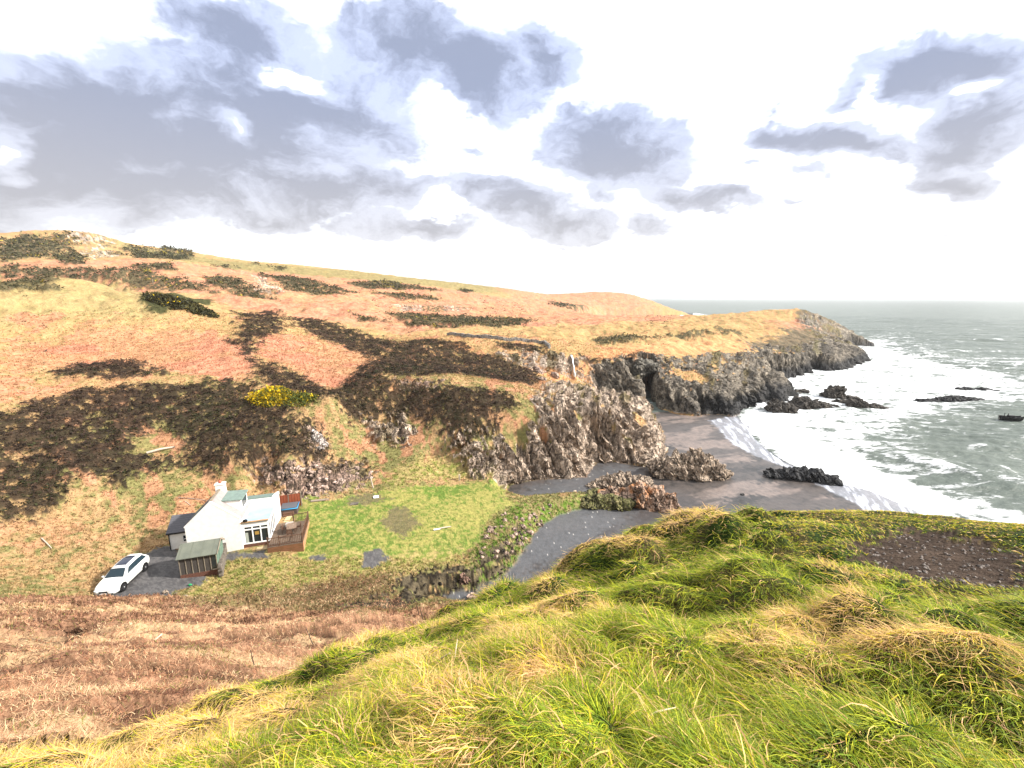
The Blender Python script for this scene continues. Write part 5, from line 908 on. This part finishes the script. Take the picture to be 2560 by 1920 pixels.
def rock_mat(name, c1, c2, c3=None, sc=2.5):
    m, t, n, l, b = M_(name); g = n.new('ShaderNodeNewGeometry'); q = n.new('ShaderNodeTexNoise'); q.inputs['Scale'].default_value = sc; q.inputs['Detail'].default_value = 7; q.inputs['Roughness'].default_value = .65; l.new(g.outputs['Position'], q.inputs[0])
    r = n.new('ShaderNodeValToRGB'); r.color_ramp.elements[0].position = .36; r.color_ramp.elements[0].color = (*c1, 1); r.color_ramp.elements[1].position = .62; r.color_ramp.elements[1].color = (*c2, 1); l.new(q.outputs['Fac'], r.inputs[0]); out = r.outputs[0]
    if c3:
        q2 = n.new('ShaderNodeTexNoise'); q2.inputs['Scale'].default_value = .5; q2.inputs['Detail'].default_value = 4; l.new(g.outputs['Position'], q2.inputs[0]); mr = n.new('ShaderNodeMapRange'); mr.inputs['From Min'].default_value = .48; mr.inputs['From Max'].default_value = .60; l.new(q2.outputs['Fac'], mr.inputs[0])
        mx = n.new('ShaderNodeMix'); mx.data_type = 'RGBA'; l.new(mr.outputs[0], mx.inputs[0]); l.new(out, mx.inputs[6]); mx.inputs[7].default_value = (*c3, 1); out = mx.outputs[2]
    l.new(out, b.inputs['Base Color']); b.inputs['Roughness'].default_value = .8; b.inputs['Specular IOR Level'].default_value = .25
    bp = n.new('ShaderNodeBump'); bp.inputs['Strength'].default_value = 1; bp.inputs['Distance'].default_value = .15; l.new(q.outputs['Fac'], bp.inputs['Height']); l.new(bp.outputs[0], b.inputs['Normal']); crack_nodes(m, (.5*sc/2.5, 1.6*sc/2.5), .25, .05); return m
RA = rock_mat('warm rock', (.15,.10,.075), (.46,.32,.235), (.40,.19,.085)); RB = rock_mat('tan rock', (.15,.12,.09), (.48,.37,.28)); RC = rock_mat('black rock', (.018,.018,.02), (.075,.075,.078)); RP = rock_mat('pink stone', (.19,.13,.10), (.48,.35,.28)); RG = rock_mat('mossy rock', (.08,.09,.02), (.20,.17,.08)); RD = rock_mat('dark brown rock', (.035,.032,.03), (.14,.12,.10))
def rock(u, v, z, parts, m_, label, name='beach_rock', cat='rock', group=None):
    """one outcrop: lobes given by offset (m), size (m)"""
    q = at_z(u, v, z); Vs = []; Fs = []; b = 0
    for i, (dx_, dy_, dz_, w_, d_, h_) in enumerate(parts):
        p, f, _ = rock_mesh((w_, d_, h_), 3.1*i+u*.013, 6 if w_ > 1.2 else 5 if w_ > .8 else 4); Vs.append(p+np.array([dx_, dy_, dz_])); Fs.append(f+b); b += len(p)
    o = mesh_np(name, np.concatenate(Vs), np.concatenate(Fs), m_); o.location = q; return tag(o, label, cat, group)
# big outcrops on the sand
rock(1722, 1188, 1.0, [(-3.4,.5,.4,2.6,2.2,2.4),(-1.2,.6,.6,2.6,2.0,2.6),(1.2,.7,.6,2.8,2.2,3.0),(3.4,.4,.1,2.3,1.7,1.9),(4.9,.1,-.2,1.6,1.2,1.1)], RB, 'large ribbed tan rock outcrop standing at the middle of the beach')
rock(1600, 1262, 1.3, [(-1.5,1.2,.0,3.2,1.9,1.7),(.8,.5,.2,2.6,1.9,2.2),(2.6,-.1,.0,2.3,1.6,2.0),(-3.4,1.6,-.1,2.6,1.7,1.0),(4.3,-.2,-.2,.8,.7,.7)], RA, 'orange-stained cracked rock outcrop joined to the green spit')
rock(1560, 1218, 1.4, [(-3.6,.2,-.1,1.5,1.3,1.0),(-1.8,.6,.1,1.7,1.5,1.35),(.4,.8,.1,2.1,1.6,1.5),(2.2,.2,.0,2.0,1.3,1.2)], RB, 'knobbly pinkish rock ridge between the two sandy inlets')
rock(1455, 1245, 1.5, [(-3,.2,-.4,1.7,1.0,.8),(-1.2,.0,-.3,1.5,1.1,.9),(.8,.3,-.3,1.6,1.2,.8),(2.2,.4,-.2,1.8,1.2,.9)], RG, 'low mossy rock spit linking the lawn to the beach rocks')
rock(2003, 1195, .3, [(-3.6,1.1,.0,1.6,1.3,.85),(-1.8,.6,.0,1.7,1.3,1.15),(.2,.1,.1,1.8,1.3,1.3),(2.0,-.5,.1,1.6,1.3,1.25),(3.6,-1.2,-.1,1.4,1.2,1.0)], RC, 'long jagged black rock at the edge of the surf')
rock(1955, 1030, 0, [(-.8,.3,.5,2.5,1.9,1.7),(1.5,.3,.2,2.2,1.8,1.5),(-1.2,1.5,1.2,1.6,1.3,1.4)], RD, 'blocky dark rock in the foam nearest the sand', 'sea_rock')
rock(2040, 1020, 0, [(-2.8,.5,.6,3.0,2.4,1.9),(.8,.8,.1,2.8,2.0,1.1),(3.5,.5,-.1,2.2,1.8,.9)], RD, 'humped dark rock in the surf right of the blocky one', 'sea_rock')
rock(2105, 1000, 0, [(-1.6,2,.3,2.6,2.2,2.2),(.5,3,1.0,2.2,2.0,2.2),(1.4,.5,-.2,3.0,2.2,1.0)], RD, 'tall pointed dark rock among the breakers', 'sea_rock')
rock(2165, 1020, 0, [(-1.5,1.2,.2,2.5,2.2,1.6),(1.5,.2,-.1,2.4,1.6,1.0),(3.4,-.6,-.2,1.8,1.2,.7),(.5,4.5,-.1,2.5,1.6,1.2),(-1.5,6,-.1,2.5,1.6,1.0)], RD, 'outermost of the clustered dark rocks beside the headland', 'sea_rock')
rock(2010, 985, 0, [(0,1,.0,2.4,1.8,1.1)], RD, 'small pale brown rock between the cliff and the breakers', 'sea_rock')
rock(2385, 1005, 0, [(-8,-.2,-.2,2.6,1.5,1.0),(-4,.2,-.1,3.0,1.6,1.3),(0,.2,.0,3.2,1.6,1.4),(4,.6,.0,3.0,1.6,1.4),(7,1,-.2,2.3,1.4,1.0)], RC, 'long low black reef washed by white water', 'sea_rock')
rock(2435, 975, 0, [(-3,0,-.1,2.6,1.4,.8),(1.5,-.6,-.1,2.4,1.2,.8),(5,-2,-.3,2.2,1.2,.6)], RC, 'thin black reef just behind the long one', 'sea_rock')
rock(1530, 1268, 1.4, [(-1.5,.5,.2,2.4,1.6,1.1),(.8,.2,.2,2.2,1.4,1.1)], RG, 'grassy hump of rock at the root of the orange outcrop')
rock(1158, 1462, 2.0, [(0,.2,.1,.42,.36,.75),(.5,.3,.0,.4,.36,.5),(-.3,.5,.0,.45,.36,.45)], rock_mat('red-brown rock', (.10,.06,.045), (.26,.16,.12)), 'pointed reddish rock beside the stream mouth')
for u, v, s, lb in ((1855, 1237, .22, 'small black stone alone on the open sand'), (1182,1493,.35,'pale squarish stone at the foot of the headland grass')):
    rock(u, v, 1.2 if u > 1500 else 2.2, [(0,0,.05,s*1.3,s,s*.6)], RC if u > 1500 else RP, lb, 'stone', 'stone')
# cave: dark cleft bridged by a slab of cliff
rock(1612, 948, 6.0, [(0,1.8,2.9,3.9,3.4,2.3)], rock_mat('grey rock', (.08,.075,.065), (.24,.215,.175)), 'rock lintel bridging the dark cave mouth in the far cliff', 'cliff_arch')
# boulders
def boulders(n, poly_uv, smin, smax, m_, name, label, cat, group, sink=.25, seedk=0):
    protos = []
    for k in range(4):
        p, f, _ = rock_mesh((1, .8, .65), 50+k*7.7+seedk, 3, .4, 1.6); o = mesh_np(name, p, f, m_); protos.append(o.data)
        bpy.data.objects.remove(o)
    rr_ = random.Random(11+seedk)
    us = [p[0] for p in poly_uv]; vs = [p[1] for p in poly_uv]; cnt = 0
    while cnt < n:
        u, v = rr_.uniform(min(us), max(us)), rr_.uniform(min(vs), max(vs)); ins = False
        for i in range(len(poly_uv)):
            (x1, y1), (x2, y2) = poly_uv[i], poly_uv[(i+1) % len(poly_uv)]
            if (y1 > v) != (y2 > v) and u < (x2-x1)*(v-y1)/(y2-y1)+x1: ins = not ins
        if not ins: continue
        q = hit(u, v); s = rr_.uniform(smin, smax)*rr_.uniform(.6, 1); o = bpy.data.objects.new(name, protos[cnt % 4]); COL.objects.link(o)
        o.location = (q[0], q[1], gz(q[0], q[1])+s*.65-s*2*sink); o.scale = (s, s*rr_.uniform(.7, 1.1), s*rr_.uniform(.7, 1.2)); o.rotation_euler = (rr_.uniform(-.4, .4), rr_.uniform(-.4, .4), rr_.uniform(0, 6.3)); tag(o, label, cat, group); cnt += 1
boulders(60, [(1215,1316),(1262,1275),(1380,1258),(1400,1285),(1345,1322),(1300,1370),(1240,1400),(1200,1400)], .12, .48, RP, 'boulder', 'weathered pinkish boulder in the grassy bank above the shingle inlet', 'boulder', 'boulders in the bank above the shingle')
boulders(60, [(655,1195),(700,1165),(800,1168),(905,1148),(935,1190),(900,1215),(800,1235),(735,1240)], .15, .55, rock_mat('pale pink stone', (.26,.18,.145), (.56,.42,.35)), 'boulder', 'pale pink stone in the outcrop behind the cottage', 'boulder', 'pink stones of the outcrop behind the cottage', seedk=3)
boulders(40, [(1190,1400),(1250,1360),(1300,1310),(1325,1325),(1270,1400),(1262,1440),(1150,1490),(1000,1500),(1000,1470)], .10, .30, rock_mat('weed', (.012,.009,.006), (.05,.04,.025)), 'weed_lump', 'black weedy lump along the foot of the grassy bank', 'seaweed', 'black weed along the shingle edge', seedk=5)
boulders(12, [(400,1480),(480,1478),(490,1500),(420,1505)], .12, .3, RB, 'stone', 'loose stone in front of the shed', 'stone', 'loose stones by the shed', seedk=7)
boulders(12, [(1340,925),(1400,945),(1430,965),(1360,965)], .6, 1.6, RP, 'boulder', 'pale boulder below the waterfall gully', 'boulder', 'pale boulders below the waterfall', seedk=9)
boulders(22, [(775,1070),(795,1080),(818,1122),(795,1124)], .3, .7, rock_mat('white stone', (.38,.32,.29), (.62,.55,.5)), 'boulder', 'almost white stone in the patch on the heather edge', 'boulder', 'white stones at the heather edge', seedk=13)
# pebbles on the bare earth patch
boulders(270, [(2150,1348),(2264,1300),(2380,1310),(2466,1330),(2600,1365),(2600,1425),(2495,1438),(2408,1430),(2293,1412),(2206,1390)], .008, .026, rock_mat('pebble', (.30,.24,.21), (.62,.55,.50), None, 20), 'pebble', 'small pale pebble on the bare dark earth patch', 'pebble', 'pebbles on the bare earth patch', .2, 15)
# ------------------------------------------------------------------ drystone pieces and timber
sw = Vector(at_z(566,1372,3.95)); sw2 = Vector(at_z(553,1443,3.4)); dr_ = (sw2-sw); r = MB(); rr_ = random.Random(4)
ln_ = dr_.length; nx_ = int(ln_/.22)
for i in range(nx_):
    for k in range(6):
        p = sw+dr_*((i+.5+(k % 2)*.4)/nx_); b0 = len(r.v); r.box(-.13,.13,-.17,.17,-.09,.09); a = rr_.uniform(-.15, .15)+math.atan2(dr_.y, dr_.x)
        for j in range(b0, len(r.v)): x_, y_, z_ = r.v[j]; s_ = rr_.uniform(.9, 1.1); r.v[j] = (p.x+(x_*math.cos(a)-y_*math.sin(a))*s_, p.y+(x_*math.sin(a)+y_*math.cos(a))*s_, p.z+.1+k*.2+z_)
tag(r.build('stone_wall', MSTN, None, .02), 'short rough stone wall leaning beside the shed gable', 'wall')
r = MB(); rr_ = random.Random(5)
pth = [(1120,840),(1160,845),(1200,849),(1260,852),(1320,855),(1360,860),(1375,872)]
pw = [hit(*p) for p in pth]
for (xa, ya, _), (xb, yb, _) in zip(pw[:-1], pw[1:]):
    L_ = math.hypot(xb-xa, yb-ya); n = max(2, int(L_/.55)); an = math.atan2(yb-ya, xb-xa)
    for i in range(n):
        for k in range(3):
            x_, y_ = xa+(xb-xa)*i/n, ya+(yb-ya)*i/n; z_ = gz(x_, y_)+k*.36; b0 = len(r.v); s = rr_.uniform(.8, 1.2); r.box(-.28*s,.28*s,-.3,.3,-.1,.3); 
            for j in range(b0, len(r.v)): X_, Y_, Z_ = r.v[j]; r.v[j] = (x_+X_*math.cos(an)-Y_*math.sin(an)+rr_.uniform(-.04, .04), y_+X_*math.sin(an)+Y_*math.cos(an), z_+Z_+rr_.uniform(-.04, .04))
tag(r.build('drystone_wall', rock_mat('wall stone', (.18,.17,.16), (.42,.40,.37)), None), 'pale drystone wall along the far field above the waterfall', 'wall')
def stick(name, u0, v0, u1, v1, rad, m_, label, cat, z=.0, flat=True):
    a, b = hit(u0, v0), hit(u1, v1); r = MB(); a = Vector((a[0], a[1], gz(a[0], a[1])+rad+z)); b = Vector((b[0], b[1], gz(b[0], b[1])+rad+z)); mid = (a+b)/2+Vector((0, 0, rad*.7)); r.tube([a, mid, b], [rad, rad*.9, rad*.6], 7); return tag(r.build(name, m_, None), label, cat)
stick('fallen_log', 367, 1133, 437, 1120, .16, MWD, 'bleached log lying in the clearing among the heather', 'log')
stick('fallen_pole', 447, 1245, 520, 1252, .08, mat('grey wood', (.2,.15,.12), .9), 'grey pole lying on the slope left of the chimney', 'pole')
stick('driftwood', 463, 1255, 476, 1265, .05, MWD, 'short white stick below the grey pole', 'stick')
stick('driftwood', 1088, 1326, 1128, 1318, .09, MWD, 'pale plank lying on the right of the lawn', 'plank')
stick('driftwood', 105, 1350, 130, 1375, .06, MWD, 'bare twig on the slope at the far left', 'stick')
stick('driftwood', 365, 1603, 408, 1600, .05, MWD, 'small white stick in the brown bracken', 'stick')
def post(u, v, h, w, m_, label, tilt=0, name='fence_post'):
    q = hit(u, v); r = MB(); b = Vector((q[0], q[1], gz(q[0], q[1])-.2)); r.bar(b, b+Vector((tilt*h, 0, h+.2)), w); r.bar(b+Vector((tilt*h*.86, 0, h+.02)), b+Vector((tilt*h*.9, 0, h+.06)), w*1.35); return tag(r.build(name, m_, None, .01), label, 'post')
post(933, 1217, 1.5, .15, MWD, 'leaning white post at the foot of the pink outcrop', -.2); post(1148, 1202, .9, .2, MWD, 'short pale stump post at the back of the lawn', .05); post(383, 714, 2.6, .32, MST, 'lone upright post on the grassy knoll'); post(1500, 1380, .8, .025, MDS, 'thin dark stake standing on the grassy cliff edge') if False else None
r = MB(); q = hit(940, 1243); r.box(-.35,.35,-.3,.3,0,.14); o = r.build('paving_slab', MPL, None, .03); o.location = (q[0], q[1], gz(q[0], q[1])); o.rotation_euler = (0, 0, .4); tag(o, 'white square slab on the brown mound of the lawn', 'slab')
r = MB(); q = hit(1095, 1325); r.box(-.5,.25,-.12,.12,.02,.12); o = r.build('white_board', MPL, None, .02); o.location = (q[0], q[1], gz(q[0], q[1])+.05); o.rotation_euler = (0, 0, .35); tag(o, 'white board at the end of the plank on the lawn', 'board')
r = MB(); q = hit(886, 1260); r.box(-.5,.5,-.35,.35,0,.08); o = r.build('manhole_slab', MSTN, None, .02); o.location = (q[0], q[1], gz(q[0], q[1])); o.rotation_euler = (0, 0, .2); tag(o, 'grey stone slab set flat near the back of the lawn', 'slab')
r = MB(); q = hit(800, 1252); r.box(-1.1,1.1,-.2,.2,0,.14); o = r.build('timber_sleeper', mat('weathered timber', (.24,.19,.15), .9), None, .03); o.location = (q[0], q[1], gz(q[0], q[1])); o.rotation_euler = (0, 0, .25); tag(o, 'grey timber sleeper below the pink outcrop', 'timber')
p, f, _ = rock_mesh((.17,.12,.1), 91, 3, .3); o = mesh_np('plastic_bag', p, f, MGPL, smooth=True); q = hit(473, 1455); q = at_z(474, 1456, 4.0); o.location = (q[0], q[1], gz(q[0], q[1])+.1); tag(o, 'crumpled green plastic bag in front of the shed', 'bag')
# waterfall
m, t, n, l, b = M_('white water'); b.inputs['Base Color'].default_value = (.8,.84,.86,1); b.inputs['Roughness'].default_value = .4
top = hit(1428, 889); bot = hit(1437, 944); r = MB(); pts = []; ta_ = top[1]/ray(1428, 889)[1]; tb_ = min(bot[1]/ray(1437, 944)[1], ta_-2.5)
for i in range(7):
    f = i/6; pts.append(Vector(at_t(1428+9*f**.7+(1.5 if i % 2 else 0), 889+54*f, ta_+(tb_-ta_)*min(1, f*2.2))))
r.tube(pts, [.34,.20,.13,.12,.13,.15,.24], 8); tag(r.build('waterfall', m, None, 0, True), 'thin white waterfall dropping down the dark gully', 'waterfall')
# dead stems in front of the bracken and along the crest
def stem(u, v, h, lean, label, tuft=0):
    q = hit(u, v); rr_ = random.Random(int(u)); b = Vector((q[0], q[1], gz(q[0], q[1])-.05)); r = MB(); t_ = b+Vector((lean[0]*h, lean[1]*h, h)); d_ = math.hypot(q[0], q[1]); w_ = max(.006, d_*.0011); r.tube([b, (b+t_)/2+Vector((rr_.uniform(-.03, .03), 0, 0)), t_], [w_, w_*.8, w_*.5], 5)
    for k in range(3): f = .45+.18*k; p_ = b+(t_-b)*f; r.tube([p_, p_+Vector((rr_.uniform(-.12, .12), rr_.uniform(-.1, .1), .12))*h*.6], [w_*.6, w_*.3], 4)
    return tag(r.build('dead_stem', MDS, None), label, 'dead stem')
stem(640,1672,1.1,(-.12,0),'forked dark dead stem at the left of the slope'); stem(785,1608,1.3,(-.35,.1),'dead stem leaning left above the bracken'); stem(963,1592,1.0,(-.5,0),'dark stem leaning hard left at the grass edge'); stem(1048,1547,.9,(-.15,0),'left of the twin dark stems near the stream mouth'); stem(1057,1550,.95,(-.2,.05),'right of the twin dark stems near the stream mouth'); stem(1508,1385,.42,(.0,0),'thin dark stem on the cliff edge against the shingle'); stem(1670,1790,.5,(-.5,.2),'dead twig lying in the foreground grass') if False else None
def stalk(u0, v0, u1, v1, h, w_, label):
    a, b = hit(u0, v0), hit(u1, v1); a = Vector((a[0], a[1], gz(a[0], a[1])+.06)); b = Vector((b[0], b[1], gz(b[0], b[1])+h)); r = MB(); m_ = (a+b)/2+Vector((0, 0, .012)); r.tube([a, m_, b], [w_*.6, w_, w_*.5], 6); return tag(r.build('straw_stalk', MSTR, None), label, 'straw')
stalk(560,1895,785,1820,.12,.006,'long pale curved stalk lying in the lower left grass'); stalk(1585,1903,1682,1850,.04,.0035,'straight cream stalk in the grass at bottom centre'); stalk(1140,1735,1147,1712,.16,.003,'upright straw stalk rising from the grass left of centre'); stalk(1090,1727,1128,1735,.09,.006,'short white stalk in the grass left of centre')
# ------------------------------------------------------------------ sea haze
HT = float(max(PZ.max(), 40))+6; print('haze top', HT)
bm = bmesh.new(); bmesh.ops.create_cube(bm, size=1); me = bpy.data.meshes.new('haze'); bm.to_mesh(me); bm.free(); hzo = bpy.data.objects.new('haze', me); COL.objects.link(hzo)
hzo.scale = (64000, 64000, HT+7); hzo.location = (0, 0, (HT-7)/2); tag(hzo, 'thin pale sea haze over the coast', 'haze', None, 'stuff')
mh = bpy.data.materials.new('haze'); mh.use_nodes = True; q_ = mh.node_tree; q_.nodes.clear(); oo = q_.nodes.new('ShaderNodeOutputMaterial'); pv = q_.nodes.new('ShaderNodeVolumePrincipled'); pv.inputs['Color'].default_value = (.92, .95, 1, 1); pv.inputs['Density'].default_value = .00007; pv.inputs['Anisotropy'].default_value = .2; q_.links.new(pv.outputs[0], oo.inputs['Volume']); me.materials.append(mh)
